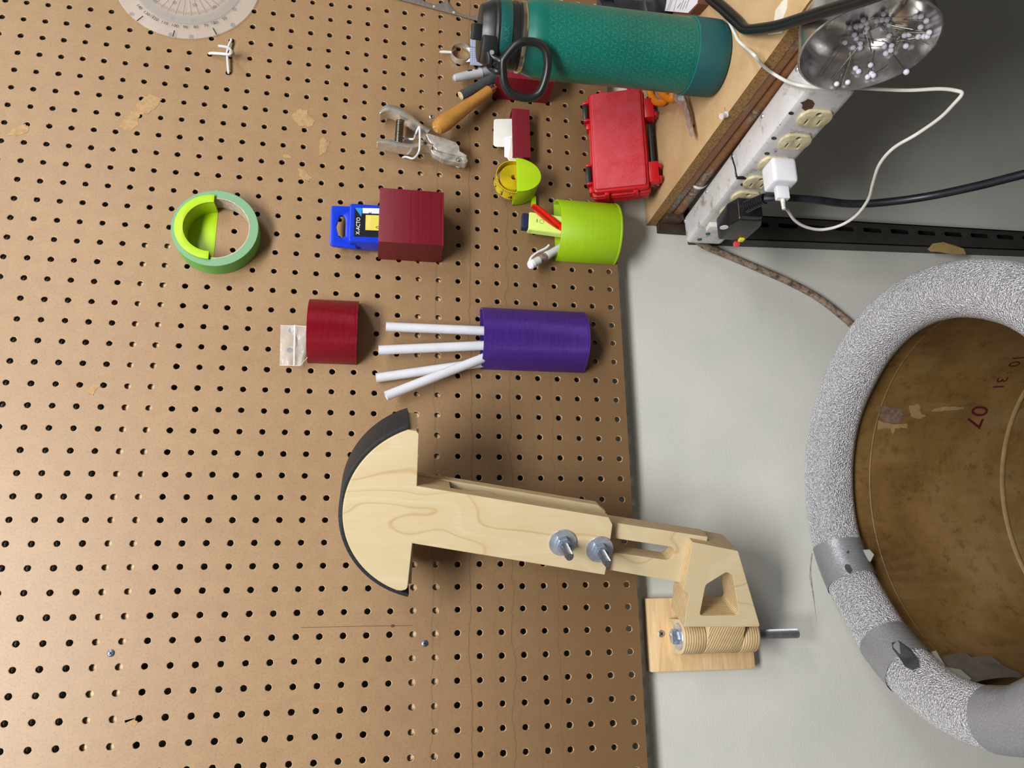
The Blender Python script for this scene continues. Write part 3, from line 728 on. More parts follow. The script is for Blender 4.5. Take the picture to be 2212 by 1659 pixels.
#==MARK_TOOLS
# ================================================================== TOOLS ON THE PEGBOARD
M_CHROME = plain('worn_chrome', 'dcd8d0', .24, .75, var=.2, scale=60)
M_CHROMED = plain('worn_chrome_dull', 'cfccc5', .36, .65, var=.3, scale=90)
M_WIRE = plain('white_coated_wire', 'cfd0d4', .3, var=.05)
sp_ = 240/2212
def kh(x, y, Y): return PY(800+x*sp_, 200+y*sp_, Y)
hp = thing('hole_punch', 'chrome single hole punch with a coil spring hanging from a white wire hook', 'hole punch', kh(1500, 1430, 0))
def channel(name, pts, y0, y1, inward, th=.0012):
    """pressed U-channel handle: pts (px,py,flange width)"""
    P = [kh(a, b, (y0+y1)/2) for a, b, c in pts]; P2 = spline(P, 5); W = [c for a, b, c in pts]; m = len(P2); n = len(pts)
    vs = []; fs = []
    for i, p in enumerate(P2):
        t_ = (P2[min(i+1, m-1)]-P2[max(i-1, 0)]).normalized(); nn = Vector((-t_.z, 0, t_.x))*inward
        k = i/5; k0 = min(int(k), n-2); w = W[k0]+(W[k0+1]-W[k0])*(k-k0)
        for q, y in ((nn*w, y0), (Vector((0, 0, 0)), y0), (Vector((0, 0, 0)), y1), (nn*w, y1)):
            vs.append(Vector((p.x+q.x, y, p.z+q.z)))
    for i in range(m-1):
        for k in range(3): fs.append((i*4+k, i*4+k+1, i*4+k+5, i*4+k+4))
    o = mesh(name, G().add(vs, fs), M_CHROME, hp, sharp=50)
    md = o.modifiers.new('thickness', 'SOLIDIFY'); md.thickness = th; md.offset = 0
    return o
cross = kh(190, 495, -.018)-kh(300, 435, -.018)
h1 = channel('upper_handle', [(185, 492, .0012), (350, 432, .0090), (560, 505, .0105), (800, 640, .0070), (1000, 790, .0055), (1130, 880, .0080)], -.026, -.010, 1)
h2 = channel('lower_handle', [(125, 1060, .0010), (330, 1085, .0065), (600, 1145, .0060), (850, 1160, .0050), (1080, 1105, .0040), (1220, 1150, .004)], -.026, -.010, -1 if False else 1)
up_ = [kh(*q, -.024) for q in ((1100, 842), (1160, 828), (1440, 908), (1700, 1005), (1765, 1080), (1775, 1180), (1915, 1258), (1915, 1300), (1760, 1275), (1310, 1145), (1240, 1080), (1150, 950))]
mesh('upper_jaw', plate(fillet([(p.x, p.z) for p in up_], .0012), [], .0140, (0, -.026, 0), X_, Z_, .0008), M_CHROMED, hp)
lo_ = [kh(*q, -.022) for q in ((1180, 1130), (1420, 1215), (1760, 1285), (1905, 1300), (1945, 1370), (1890, 1435), (1460, 1345), (1250, 1230))]
ho = kh(1770, 1352, -.022)
mesh('lower_jaw', plate(fillet([(p.x, p.z) for p in lo_], .0015), [circ(ho.x, ho.z, .0042, 24)], .0110, (0, -.0235, 0), X_, Z_, .0008), M_CHROMED, hp)
mesh('punch_die', G().lathe([(.0042, 0), (.0036, -.004), (0, -.004)], (ho.x, -.0190, ho.z), -Y_, 24), M_CHROME, hp)
pv = kh(1100, 1005, -.027); mesh('pivot_pin', G().cyl((pv.x, -.0275, pv.z), (pv.x, -.009, pv.z), .0018, 16), M_DARK, hp)
a_, b_ = kh(590, 560, -.018), kh(555, 1110, -.018); hel = []
du = (b_-a_).normalized(); e1 = Y_; e2 = du.cross(e1)
nt = 19
for k in range(nt*12+1):
    t_ = k/(nt*12); a2 = 2*pi*k/12; hel.append(a_.lerp(b_, t_)+(e1*cos(a2)+e2*sin(a2))*.0047)
mesh('spring', G().tube(hel, .00085, 6), plain('spring_steel', '8b8578', .35, 1), hp)
q0 = kh(840, 770, -.0265); qd = (kh(960, 860, -.0265)-kh(740, 690, -.0265)).normalized()
mesh('lettering', textg('CHRI', .0075, (q0.x, -.0267, q0.z), qd, Vector((-qd.z, 0, qd.x)) if Vector((-qd.z, 0, qd.x)).x > 0 else Vector((qd.z, 0, -qd.x)), .0001, xs=1.0), M_INKB, hp)
wk = [kh(640, 955, .003), kh(665, 945, -.002), kh(720, 925, -.006), kh(860, 925, -.012), kh(895, 860, -.022), kh(930, 760, -.031), kh(975, 680, -.033), kh(985, 800, -.034), kh(985, 1000, -.034), kh(975, 1140, -.033), kh(935, 1235, -.026), kh(850, 1312, -.012), kh(720, 1280, -.006), kh(665, 1285, -.002), kh(640, 1300, .003)]
single('wire_hook', 'white bent wire hook looped over the chrome hole punch', 'hook', G().tube(spline(wk, 4), .00145, 10), M_WIRE, kh(660, 1290, 0))

# ---- white wire peg hook below the protractor
s8 = 320/2212
def kw(x, y, Y): return PY(240+x*s8, y*s8, Y)
wh = thing('peg_hook', 'white wire peg hook with a steel ball end beside the protractor', 'hook', kw(1740, 820, 0))
mesh('cross_wire', G().tube(spline([kw(1790, 588, .004), kw(1795, 592, -.002), kw(1790, 610, -.0045), kw(1745, 720, -.006), kw(1735, 840, -.006), kw(1752, 1060, -.0045), kw(1752, 1085, -.001), kw(1750, 1088, .004)], 4), .0016, 10), M_WIRE, wh)
mesh('stem_wire', G().tube(spline([kw(1468, 803, .004), kw(1472, 800, -.002), kw(1495, 795, -.0045), kw(1600, 800, -.007), kw(1745, 812, -.0085)], 4), .0019, 10), M_WIRE, wh)
mesh('hook_wire', G().tube(spline([kw(1745, 812, -.009), kw(1790, 800, -.018), kw(1800, 765, -.026), kw(1740, 708, -.030), kw(1600, 686, -.030)], 5), .0017, 10), M_WIRE, wh)
mesh('ball_end', G().sphere(kw(1790, 800, -.010), .0048, 18, 10), plain('steel_ball', 'a9a9ae', .25, 1), wh)

# ---- clear round protractor
PCX, PCZ, PR = .3400, -.1660, .0932
N = NT('clear_acrylic'); N.set(base=(.86, .85, .84, 1), rough=.2, alpha=.17, spec=.3); M_ACR = N.m
N = NT('frosted_scale_ring'); N.set(base=(.45, .42, .39, 1), rough=.5, alpha=.35); M_RINGF = N.m
pr = thing('protractor', 'round clear plastic protractor with degree marks hung high on the pegboard', 'protractor', (PCX, -.003, PCZ-PR))
mesh('disc', plate(circ(PCX, PCZ, PR, 120), [circ(PCX, PCZ, .003, 16)], .0016, (0, -.0036, 0), X_, Z_, .0003), M_ACR, pr)
mesh('scale_ring', plate(circ(PCX, PCZ, PR*.76, 96), [circ(PCX, PCZ, PR*.62, 96)], .0001, (0, -.0038, 0), X_, Z_), M_RINGF, pr)
M_LINE = plain('brown_ink', '5c4a3c', .6)
gl = G(); gl2 = G()
for k in range(36):
    a = 2*pi*k/36; u = Vector((cos(a), 0, sin(a))); w = Vector((-sin(a), 0, cos(a)))
    gl.obox(Vector((PCX, -.0039, PCZ))+u*PR*.36, (u, w, Y_), (PR*.26, .00018, .00004))
for k in range(180):
    a = 2*pi*k/180; u = Vector((cos(a), 0, sin(a))); w = Vector((-sin(a), 0, cos(a))); L = .004 if k % 5 else .007
    gl2.obox(Vector((PCX, -.0039, PCZ))+u*(PR*.60-L/2), (u, w, Y_), (L/2, .00012, .00004))
mesh('radial_lines', gl, M_LINE, pr); mesh('degree_ticks', gl2, M_LINE, pr)
for a, L in ((radians(208), .011), (radians(273-8+3), .011), (radians(143), .011), (radians(180-6), .010)):
    u = Vector((cos(a), 0, sin(a))); w = Vector((-sin(a), 0, cos(a)))
    mesh('edge_mark', G().obox(Vector((PCX, -.0040, PCZ))+u*(PR-L/2), (u, w, Y_), (L/2, .0006, .0001)), M_INKB, pr)
for k, d in enumerate(('120', '110', '100', '90', '80', '70', '60', '50', '130', '140')):
    ang = pi+radians((90-int(d))*1.0)*1.0+radians(3)
    u = Vector((cos(ang), 0, sin(ang)))
    mesh('lettering', textg(d, .0062, Vector((PCX, -.0040, PCZ))+u*PR*.815, Vector((-u.z, 0, u.x))*-1 if False else Vector((u.z, 0, -u.x))*-1, -u*-1 if False else -u, .0001), M_LINE, pr)

# ---- grey metal circle template at the top
N = NT('brushed_grey_sheet'); N.set(base=N.ramp(N.noise(1, 3, .6, stretch=(60, 60, 900)), [(.3, lin('807a76')), (.7, lin('948e8a'))]), rough=.45, metal=.6); M_SHEET = N.m
def kt(x, y, Y=-.003): p = PY(860+x*200/2212, y*200/2212, Y); return (p.x, p.z)
e0 = Vector(kt(130, 10)); e1 = Vector(kt(650, 150)); e2 = Vector(kt(2000, 520)); e3 = Vector(kt(2600, 600))
tpl = [tuple(e0+(e0-e1)*1.2), tuple(e0), tuple(e1), tuple(Vector(kt(1200, 300))), tuple(e2), tuple(e3), (e3.x+.14, e3.y-.01), (e0.x+.12, e0.y+.05)]
cA = kt(1655, -20); rA = abs(kt(1655, 375)[0]-cA[0]); cB = kt(840, -260); rB = abs(kt(840, 92)[0]-cB[0])
t = thing('circle_template', 'grey sheet metal circle template with round cutouts above the water bottle', 'template', (e1.x, -.003, e2.y))
small = [kt(857, 150), kt(1330, 293), kt(1958, 483)]
mesh('template_sheet', plate(tpl, [circ(*cA, rA, 48), circ(*cB, rB, 48)], .0012, (0, -.0030, 0), X_, Z_, .0002), M_SHEET, t)
for p in small: mesh('hole_dot', G().lathe([(0, .0006), (.0016, .0004), (.0019, 0), (0, 0)], (p[0], -.0030, p[1]), -Y_, 16), plain('bright_hole_dot', 'e8e8ee', .3, .6), t)  # white discs put in for small holes that show bright

# ---- maroon box holder behind the bottle with its tools
t = thing('box_holder', 'maroon box holder of carving tools behind the teal water bottle', 'holder', (.239, -.0003, -.660))
open_box(t, .2027, .2760, -.0475, -.6600, -.5800, M_MAROON)
sr = 300/2212
def kr(x, y, Y): return PY(940+x*sr, y*sr, Y)
M_BIRCH = plain('varnished_wood', 'ab7a38', .3, var=.12, scale=40)
pts = [((940, 279), .0050), ((943, 277), .0085), ((950, 271), .0106), ((962, 262), .0114), ((985, 246), .0098), ((1015, 225), .0080), ((1040, 207), .0074), ((1056, 196), .0072)]
C0 = PY(940, 279, -.034); C1 = PY(1056, 196, -.026)
line = [C0.lerp(C1, ((p[0][0]-940)/116)) for p in pts]
D = (C1-C0).normalized()
o = thing('carving_gouge', 'carving gouge with a varnished honey wood handle leaning from the maroon box', 'gouge', C1+D*.05)
mesh('handle', G().tube(line, [p[1] for p in pts], 24), M_BIRCH, o)
mesh('ferrule', G().tube([C1, C1+D*.008], [.0064, .0060], 20), plain('copper_ferrule', 'b08a78', .25, 1), o)
mesh('shank', G().tube([C1+D*.008, C1+D*.05], [.003, .0024], 12), M_CHROME, o)
C0 = kr(405, 1525, -.030); C1 = kr(960, 1235, -.024); D = (C1-C0).normalized()
o = thing('charcoal_handle_tool', 'tool with a round charcoal grey handle leaning beside the wooden gouge', 'tool', C1+D*.04)
mesh('handle', G().tube([C0, C0+D*.001, C1, C1+D*.012], [.0058, .0062, .0068, .006], 20), plain('charcoal_paint', '3c4045', .45, var=.2), o)
mesh('bare_end', G().lathe([(0, .0002), (.0052, .0002), (.0056, 0), (0, 0)], C0, -D, 20), plain('raw_wood_end', 'cbb98f', .7, var=.15, scale=300), o)
mesh('blade', G().tube([C1+D*.012, C1+D*.045], [.0035, .002], 10), M_CHROME, o)
C0 = kr(330, 1240, -.020); C1 = kr(900, 1120, -.017); D = (C1-C0).normalized()
o = thing('marker_pen', 'light grey capped marker pen above the charcoal handled tool', 'marker', C1+D*.04)
mesh('cap', G().tube([C0-D*.004, C0-D*.002, C0+D*.004, kr(735, 1155, -.018)], [.0025, .0048, .0056, .0066], 20), plain('grey_marker_cap', 'a9abb2', .35), o)
mesh('barrel', G().tube([kr(735, 1155, -.018), C1, C1+D*.04], [.0058, .0058, .0055], 20), plain('grey_marker_body', '8c8e96', .35), o)
for (x, y, l) in ((545, 1122, .0022), (575, 1116, .0012), (655, 1092, .0022), (735, 1060, .0028), (765, 1048, .0018)):
    p = kr(x, y, -.0250); mesh('print_mark', G().obox(p, (D, Y_, D.cross(Y_)), (l, .0001, .0010)), M_INKB, o)
# clear grid ruler
N = NT('blue_tinted_acrylic'); N.set(base=(.62, .70, .88, 1), rough=.1, alpha=.45, spec=.7); M_BACR = N.m
M_BLUEI = plain('blue_ink', '3c62b8', .5)
t = thing('grid_ruler', 'clear acrylic ruler with a blue grid standing behind the bottle cap', 'ruler', kr(800, 1000, -.02))
for nm, (xa, ya, xb, yb), Yv in (('rear_blade', (555, 490, 1100, 745), -.008), ('front_blade', (555, 755, 1150, 1025), -.014)):
    q = [kr(xa, ya, Yv), kr(xb, ya+40, Yv), kr(xb, yb+30, Yv), kr(xa, yb, Yv)]
    ob = mesh(nm, plate([(p.x, p.z) for p in q], [], .002, (0, Yv, 0), X_, Z_, .0002), M_BACR, t)
    gg = G(); u = (q[1]-q[0]).normalized(); v = (q[3]-q[0]).normalized(); Lu = (q[1]-q[0]).length; Lv = (q[3]-q[0]).length
    for k in range(int(Lu/.0032)+1): gg.obox(q[0]+u*(k*.0032)+v*Lv/2-Y_*.0001, (u, v, Y_), (.00016, Lv/2, .00005))
    for k in range(int(Lv/.0032)+1): gg.obox(q[0]+v*(k*.0032)+u*Lu/2-Y_*.0001, (u, v, Y_), (Lu/2, .00016, .00005))
    mesh('grid_lines', gg, M_BLUEI, ob)
p = kr(595, 580, -.0085); mesh('blue_mark', G().obox(Vector((p.x, -.0083, p.z)), (X_, Z_, Y_), (.0034, .0022, .0002)), plain('blue_sticker', '2c6fd8', .4), t)
# steel ring with a clear stem
t = thing('ring_loupe', 'steel ring with a clear stem hung beside the blue grid ruler', 'ring', kr(410, 1060, -.001))
c = kr(412, 845, -.008); 
mesh('ring_band', G().lathe([(.0136, .010), (.0144, .010), (.0144, 0), (.0136, 0), (.0136, .010)], Vector((c.x, -.002, c.z)), -Y_, 56), M_CHROME, t)
N = NT('clear_stem_plastic'); N.set(base=(.9, .9, .9, 1), rough=.15, alpha=.55); 
mesh('stem', G().tube([kr(70, 825, -.007), kr(120, 826, -.007), kr(250, 832, -.007)], [.0014, .0021, .0018], 12), N.m, t)
for a, b in (((500, 760), (590, 870)), ((490, 985), (590, 890))):
    mesh('bracket_leaf', G().prism([kr(*a, -.012), kr(a[0]+70, a[1]-5, -.012), kr(*b, -.012)], (0, .0008, 0)), M_WHITE, t)
#==MARK_BENCH
# ================================================================== BENCH
N = NT('particle_board'); a = N.noise(26, 3); b = N.noise(900, 2, .7); c_ = N.noise(140, 3, .7)
base = N.ramp(a, [(.3, lin('b99970')), (.7, lin('c6a87f'))])
base = N.mix(N.ramp(b, [(.52, (0,)*3), (.72, (.55,)*3)]), base, lin('8d6a3c')); base = N.mix(N.ramp(c_, [(.55, (0,)*3), (.75, (.3,)*3)]), base, lin('e0c394'))
N.set(base=base, rough=.55); N.bump(b, .1, .0004); M_PART = N.m
N = NT('particle_board_edge'); b = N.noise(500, 3, .75); N.set(base=N.ramp(b, [(.3, lin('5b4021')), (.5, lin('8c693b')), (.72, lin('b08a55'))]), rough=.8); N.bump(b, .5, .001); M_PARTE = N.m
bn = thing('workbench', 'workbench end with a particle board top on a brown painted rail', 'workbench', (.5, -.3, -1.74))
mesh('bench_top', G().box((BX, -.76, BZ-.0135), (1.25, WY-.001, BZ)), [M_PART, M_PARTE], bn, pick=lambda n: 0 if n.z > .7 else 1)
N = NT('chipped_brown_paint'); a = N.noise(40, 4, .6, stretch=(1, .35, 1)); b = N.noise(220, 4, .7)
base = N.mix(N.ramp(a, [(.52, (0,)*3), (.58, (1,)*3)]), N.ramp(b, [(.3, lin('6d4526')), (.7, lin('8a5c38'))]), N.ramp(b, [(.35, lin('4a3a30')), (.6, lin('8f7f70')), (.72, lin('b9ab9a'))]))
N.set(base=base, rough=.5); N.bump(a, .15, .001); M_BROWN = N.m
mesh('edge_rail', G().box((BX+.001, -.76, BZ-.024), (BX+.030, .008, BZ-.0142)), M_BROWN, bn, bevel=.001)
mesh('support_tube', G().tube([(BX+.0135, .008, BZ-.034), (BX+.0135, -.76, BZ-.034)], .0125, 28), M_BROWN, bn)
M_RUST = plain('rusty_steel', '4d3a30', .7, .3, var=.4, scale=90)
mesh('end_bracket', G().box((BX-.006, -.012, BZ-.042), (BX+.004, .004, BZ-.016)), M_RUST, bn, bevel=.001)
mesh('end_bracket', G().box((BX-.012, .004, BZ-.058), (BX+.040, WY-.001, BZ-.0145)), plain('dark_brown_steel', '3a2a20', .6, .3, var=.3), bn, bevel=.001)
for y in (-.70, ): mesh('bench_leg', G().box((1.10, y, -1.74), (1.16, y+.06, BZ-.0135)), M_BROWN, bn)
mesh('bench_leg', G().box((1.10, -.06, -1.74), (1.16, 0, BZ-.0135)), M_BROWN, bn)
mesh('bench_leg', G().box((.32, -.74, -1.74), (.38, -.68, BZ-.0465)), M_BROWN, bn)
mesh('cross_rail', G().box((BX+.031, -.72, BZ-.0465), (1.12, -.69, BZ-.0137)), M_BROWN, bn)
# white tie round the tube and strips of old tape
tp0 = PX(1500, 408, BX)
mesh('cable_tie', G().lathe([(.0129, 0), (.0135, 0), (.0135, .004), (.0129, .004), (.0129, 0)], Vector((BX+.0135, tp0.y, BZ-.034)), -Y_, 32), M_WHITE, bn)
M_TAPEW = plain('old_masking_tape', 'd9d3c6', .6, var=.08)
single('tape_strip', 'strip of off-white tape stuck on the bench top near the black cord', 'tape', G().prism([PZ(x, y, BZ+.0002) for x, y in ((1690, 3), (1702, -6), (1700, 20), (1688, 50), (1672, 50), (1676, 22))], (0, 0, .0004)), M_TAPEW, PZ(1688, 30, BZ))
single('tape_strip', 'small crumpled tape shred stuck at the bench edge', 'tape', G().prism([PZ(x, y, BZ+.0002) for x, y in ((1662, 62), (1692, 65), (1690, 72), (1660, 76))], (0, 0, .0004)), M_TAPEW, PZ(1672, 68, BZ))
# clear push pin at the bench edge
p = PZ(1570, 247, BZ)
N = NT('clear_pin_plastic'); N.set(base=(.9, .88, .9, 1), rough=.12, trans=.6, ior=1.4); M_CPIN = N.m
o = thing('push_pin', 'clear plastic push pin at the bench edge', 'push pin', p)
mesh('pin_head', G().lathe([(0, 0), (.0034, 0), (.0034, .001), (.0022, .002), (.0020, .006), (.0032, .0075), (.0032, .009), (0, .009)], p+Vector((0, 0, .0005)), Vector((-.5, -.2, .8)), 18), M_CPIN, o)
mesh('pin_point', G().tube([p+Vector((0, 0, .001)), p+Vector((.010, .002, .0005))], .0006, 6), M_CHROME, o)

# ------------------------------------------------------------------ water bottle
BC = Vector((.1124, -.2294, 0)); BR = .0401
N = NT('teal_powder_coat'); N.set(base=N.ramp(N.noise(12), [(.3, lin('05594f')), (.7, lin('06695c'))]), rough=.38, metal=.05, spec=.5); N.bump(N.noise(1500, 2), .08, .0003); M_TEAL = N.m
M_BOOT = plain('teal_silicone', '0b4a4f', .6, var=.06)
M_BAND = plain('teal_band', '0a4f4c', .4, var=.05)
wb = thing('water_bottle', 'teal water bottle with a white line pattern and black loop cap on the bench', 'bottle', (BC.x, BC.y, BZ))
L_ = lambda prof, n=64: G().lathe(prof, BC, Z_, n)
zs = -.5795
mesh('body', L_([(BR, BZ+.03), (BR, -.5960), (.0397, -.5905), (.0380, -.5850), (.0362, -.5800), (.0355, -.5775), (.034, -.5765), (0, -.5765)]), M_TEAL, wb)
mesh('silicone_boot', L_([(0, BZ), (.0350, BZ), (.0385, BZ+.0015), (.0408, BZ+.006), (BR+.0012, BZ+.012), (BR+.0012, -.7665), (BR+.0008, -.7655), (BR, -.7655)]), M_BOOT, wb)
M_BOOTL = plain('boot_lip', '1d6a6a', .5)
mesh('boot_lip', L_([(BR, -.7658), (BR+.0013, -.7658), (BR+.0013, -.7643), (BR, -.7643)]), M_BOOTL, wb)
mesh('steel_ring', L_([(.034, -.5775), (.0362, -.5775), (.0366, -.5760), (.0362, -.5728), (.034, -.5725)]), plain('brushed_ring', 'c9c2b2', .25, 1), wb)
mesh('cap_collar', L_([(.0330, -.5730), (.0338, -.5725), (.0340, -.5700), (.0352, -.5690), (.0352, -.5655), (.0344, -.5650), (.0344, -.5620), (.030, -.5618)]), M_BLACK, wb)
mesh('cap_band', L_([(.030, -.5620), (.0350, -.5618), (.0352, -.5612), (.0352, -.5500), (.0350, -.5494), (.030, -.5494)]), M_BAND, wb)
mesh('cap', L_([(.030, -.5494), (.0348, -.5492), (.0350, -.5470), (.0335, -.5448), (.0335, -.5420), (.0300, -.5350), (.0285, -.5310), (.0270, -.5302), (0, -.5302)]), M_BLACK, wb)
# spout block on top, loop handle at the side
vd = (CAM-BC); vd.z = 0; vd.normalize(); lt = Vector((vd.y, -vd.x, 0))       # toward the camera, and to the image-bottom side
if lt.dot(R1) < 0: lt = -lt
mesh('spout', G().obox(BC+Vector((0, 0, -.5255))+vd*.016+lt*-.0010, (vd, lt, Z_), (.010, .0080, .0048)), M_BLACK, wb, bevel=.0015)
mesh('hinge_block', G().obox(BC+Vector((0, 0, -.5400))+vd*.027+lt*.014, (vd, lt, Z_), (.0075, .013, .0085)), M_BLACK, wb, bevel=.002)
def kbt(x, y, k): return PP(940+x*sr, y*sr, BC+vd*k, vd)
lp = [(1080, 960), (1180, 830), (1290, 720), (1400, 670), (1530, 665), (1660, 700), (1750, 790), (1785, 920), (1790, 1060), (1765, 1220), (1710, 1390), (1640, 1500), (1530, 1555), (1420, 1560), (1310, 1530), (1200, 1480), (1130, 1390), (1090, 1280), (1080, 1150), (1075, 1050)]
pts = [kbt(x, y, .050) for x, y in lp]
pp = spline(pts+[pts[0]], 5)[:-1]
mesh('carry_loop', G().tube(pp, .0043, 14, closed=True, flat=1.1, up=vd), M_BLACK, wb)
for L in ([(860, 850), (960, 935), (1040, 975), (1095, 985)], [(855, 1050), (920, 1110), (990, 1140), (1085, 1130)], [(850, 850), (870, 960), (860, 1050)]):
    mesh('loop_arm', G().tube(spline([kbt(x, y, .042+.008*min(1, k/2)) for k, (x, y) in enumerate(L)], 5), .0033, 12), M_BLACK, wb)
pp_ = kbt(905, 832, .047)
mesh('hinge_pin', G().cyl(pp_-vd*.004, pp_+vd*.001, .0022, 14), M_STEEL, wb)
# printed line pattern
gp = G(); Ncol = 23; rr = BR+.00012; Ls = 2*pi*rr/Ncol; z_top = -.5985; rows = int((.7640-.5985)/(Ls*.866))
def onb(s, z): a = s/rr; return Vector((BC.x+rr*cos(a), BC.y+rr*sin(a), z))
aL = Ls/sqrt(3)
for r_ in range(rows+1):
    for cidx in range(Ncol):
        s0_ = (cidx+(.5 if r_ % 2 else 0))*Ls; z0_ = z_top-r_*Ls*.866
        for sg in (1, -1):
            vs0 = s0_; vz0 = z0_+sg*0
            # three-armed vertex between star centres
            if sg == 1: vc = (s0_+Ls/2, z0_-Ls*.2887); dirs = [(0, -1), (.866, .5), (-.866, .5)]
            else: vc = (s0_, z0_-Ls*.5774); dirs = [(0, 1), (.866, -.5), (-.866, -.5)]
            for dx, dz in dirs:
                L1 = aL*.62; w = .00015
                e = (vc[0]+dx*L1, vc[1]+dz*L1)
                if not (-.7630 < e[1] < z_top+.002 and -.7635 < vc[1] < z_top+.002): continue
                nx, nz = -dz*w, dx*w
                gp.add([onb(vc[0]+nx, vc[1]+nz), onb(vc[0]-nx, vc[1]-nz), onb(e[0]-nx, e[1]-nz), onb(e[0]+nx, e[1]+nz)], [(0, 1, 2, 3)])
o = mesh('line_pattern', gp, plain('pale_teal_print', '3c8b7d', .4, var=.05), wb, weld=False); o['kind'] = 'stuff'
def wt(x, y, z, a0=atan2(vd.y, vd.x)):
    a = a0+(x+.004)/.0353; return Vector((BC.x+(.0353+z)*cos(a), BC.y+(.0353+z)*sin(a), -.5556+y))
mesh('lettering', textg('ASK°', .0085, (0, 0, 0), X_, Z_, .0003, warp=wt), M_BOOTL, wb)
p_ = PZ(1549, 166, BZ+.012)
# ------------------------------------------------------------------ red hard case leaning on the pegboard
th = radians(20)
UV = X_; VV = Vector((0, sin(th), cos(th))); NN = UV.cross(VV)
CO = Vector((.0490, -.0590, -.7795)); CWd, CHt, CTh = .1530, .0745, .0350
N = NT('scuffed_red_plastic'); a = N.noise(35, 4); b = N.noise(700, 3, .7); s_ = N.noise(1, 3, .6, stretch=(200, 200, 25))
base = N.ramp(a, [(.35, lin('b51a28')), (.65, lin('bd3442'))]); base = N.mix(N.ramp(b, [(.5, (0,)*3), (.75, (.5,)*3)]), base, lin('cf6a74'))
N.set(base=base, rough=N.ramp(a, [(.3, (.38,)*3), (.7, (.55,)*3)]), spec=.6); N.bump(b, .25, .0005); M_CASE = N.m
M_CASER = plain('red_plastic', 'b8101a', .32, var=.12)
def cs(u, v, n=0.0): return CO+UV*u+VV*v+NN*n
rc = thing('hard_case', 'scuffed red plastic hard case standing on edge against the pegboard', 'case', Vector((.12, -.03, BZ)))
def cbox(name, u0, u1, v0, v1, n0, n1, mat=None, bev=.001, parent=None):
    return mesh(name, G().obox(cs((u0+u1)/2, (v0+v1)/2, (n0+n1)/2), (UV, VV, NN), ((u1-u0)/2, (v1-v0)/2, abs(n1-n0)/2)), mat or M_CASER, parent or rc, bevel=bev, seg=2)
mesh('lid_panel', plate(fillet([(.003, .0035), (CWd-.003, .0035), (CWd-.003, CHt-.0035), (.003, CHt-.0035)], .004), [], .004, cs(0, 0, 0), UV, VV, .0012), M_CASE, rc)
mesh('lid', plate(fillet([(0, 0), (CWd, 0), (CWd, CHt), (0, CHt)], .006), [], .011, cs(0, 0, -.0030), UV, VV, .0020, 3), M_CASER, rc)
mesh('lid_lip', plate(fillet([(-.002, -.002), (CWd+.002, -.002), (CWd+.002, CHt+.002), (-.002, CHt+.002)], .007), [], .0045, cs(0, 0, -.0125), UV, VV, .0010, 2), M_CASER, rc)
mesh('base_lip', plate(fillet([(-.002, -.002), (CWd+.002, -.002), (CWd+.002, CHt+.002), (-.002, CHt+.002)], .007), [], .0045, cs(0, 0, -.0178), UV, VV, .0010, 2), M_CASER, rc)
mesh('base_shell', plate(fillet([(0, 0), (CWd, 0), (CWd, CHt), (0, CHt)], .006), [], .013, cs(0, 0, -.0220), UV, VV, .0020, 3), M_CASER, rc)
for u in (.018, .116):        # latches on the upper edge
    cbox('latch_lug', u-.0035, u, CHt, CHt+.0080, -.006, -.020); cbox('latch_lug', u+.024, u+.0275, CHt, CHt+.0080, -.006, -.020)
    cbox('latch', u+.0002, u+.0238, CHt+.0015, CHt+.0090, -.007, -.021, M_BLACK, .0022)
    cbox('hinge_ear', u-.014, u-.0045, CHt-.001, CHt+.0055, -.010, -.024, None, .002)
for u in (.008, .106):        # feet / hinges on the lower edge
    cbox('foot', u, u+.030, -.0135, -.0005, -.004, -.020, None, .0016); cbox('foot_pad', u+.003, u+.009, -.0175, -.012, -.006, -.018, None, .001); cbox('foot_pad', u+.021, u+.027, -.0175, -.012, -.006, -.018, None, .001)
for v in (.018, .056):        # ribs on the end faces
    cbox('rib', -.0040, .0, v-.003, v+.003, -.006, -.022, None, .0008); cbox('rib', CWd, CWd+.004, v-.003, v+.003, -.006, -.022, None, .0008)
cbox('hinge_rod', .006, .147, -.010, -.005, -.016, -.022, M_BLACK, .001)

# ------------------------------------------------------------------ scissors on the bench
M_ORNG = plain('orange_plastic', 'e88a12', .3, var=.06)
zc = BZ+.016
sc2 = thing('scissors', 'orange-handled scissors lying on the bench behind the bottle', 'scissors', PZ(1450, 215, BZ+.001))
def kz(x, y, h=.004): return PZ(1230+x*300/1716, 170+y*300/1716, BZ+h)
def flat(pts, h, tck): return G().prism([kz(x, y, h) for x, y in pts], (0, 0, -tck))
lp1 = [(1010, 60), (990, 150), (1020, 230), (1070, 290), (1130, 300), (1180, 265), (1195, 180), (1230, 120), (1240, 60)]
mesh('handle', G().tube(spline([kz(x, y, .008) for x, y in lp1], 5), .0045, 12), M_ORNG, sc2)
mesh('handle', G().tube(spline([kz(x, y, .010) for x, y in ((1120, 60), (1110, 140), (1170, 215), (1240, 250), (1275, 230), (1270, 150))], 5), .0048, 12), M_ORNG, sc2)
mesh('blade', flat([(1275, 200), (1330, 170), (1400, 180), (1470, 420), (1518, 700), (1505, 720), (1480, 690), (1420, 440), (1385, 340), (1290, 265)], .012, .0015), M_CHROMED, sc2, smooth=False)
mesh('blade', flat([(1290, 150), (1430, 175), (1450, 280), (1490, 420), (1515, 600), (1500, 690), (1470, 560), (1410, 360), (1300, 240)], .0085, .0015), M_CHROMED, sc2, smooth=False)
mesh('pivot_screw', G().cyl(kz(1370, 240, .0122), kz(1370, 240, .0135), .003, 14), M_STEEL, sc2)
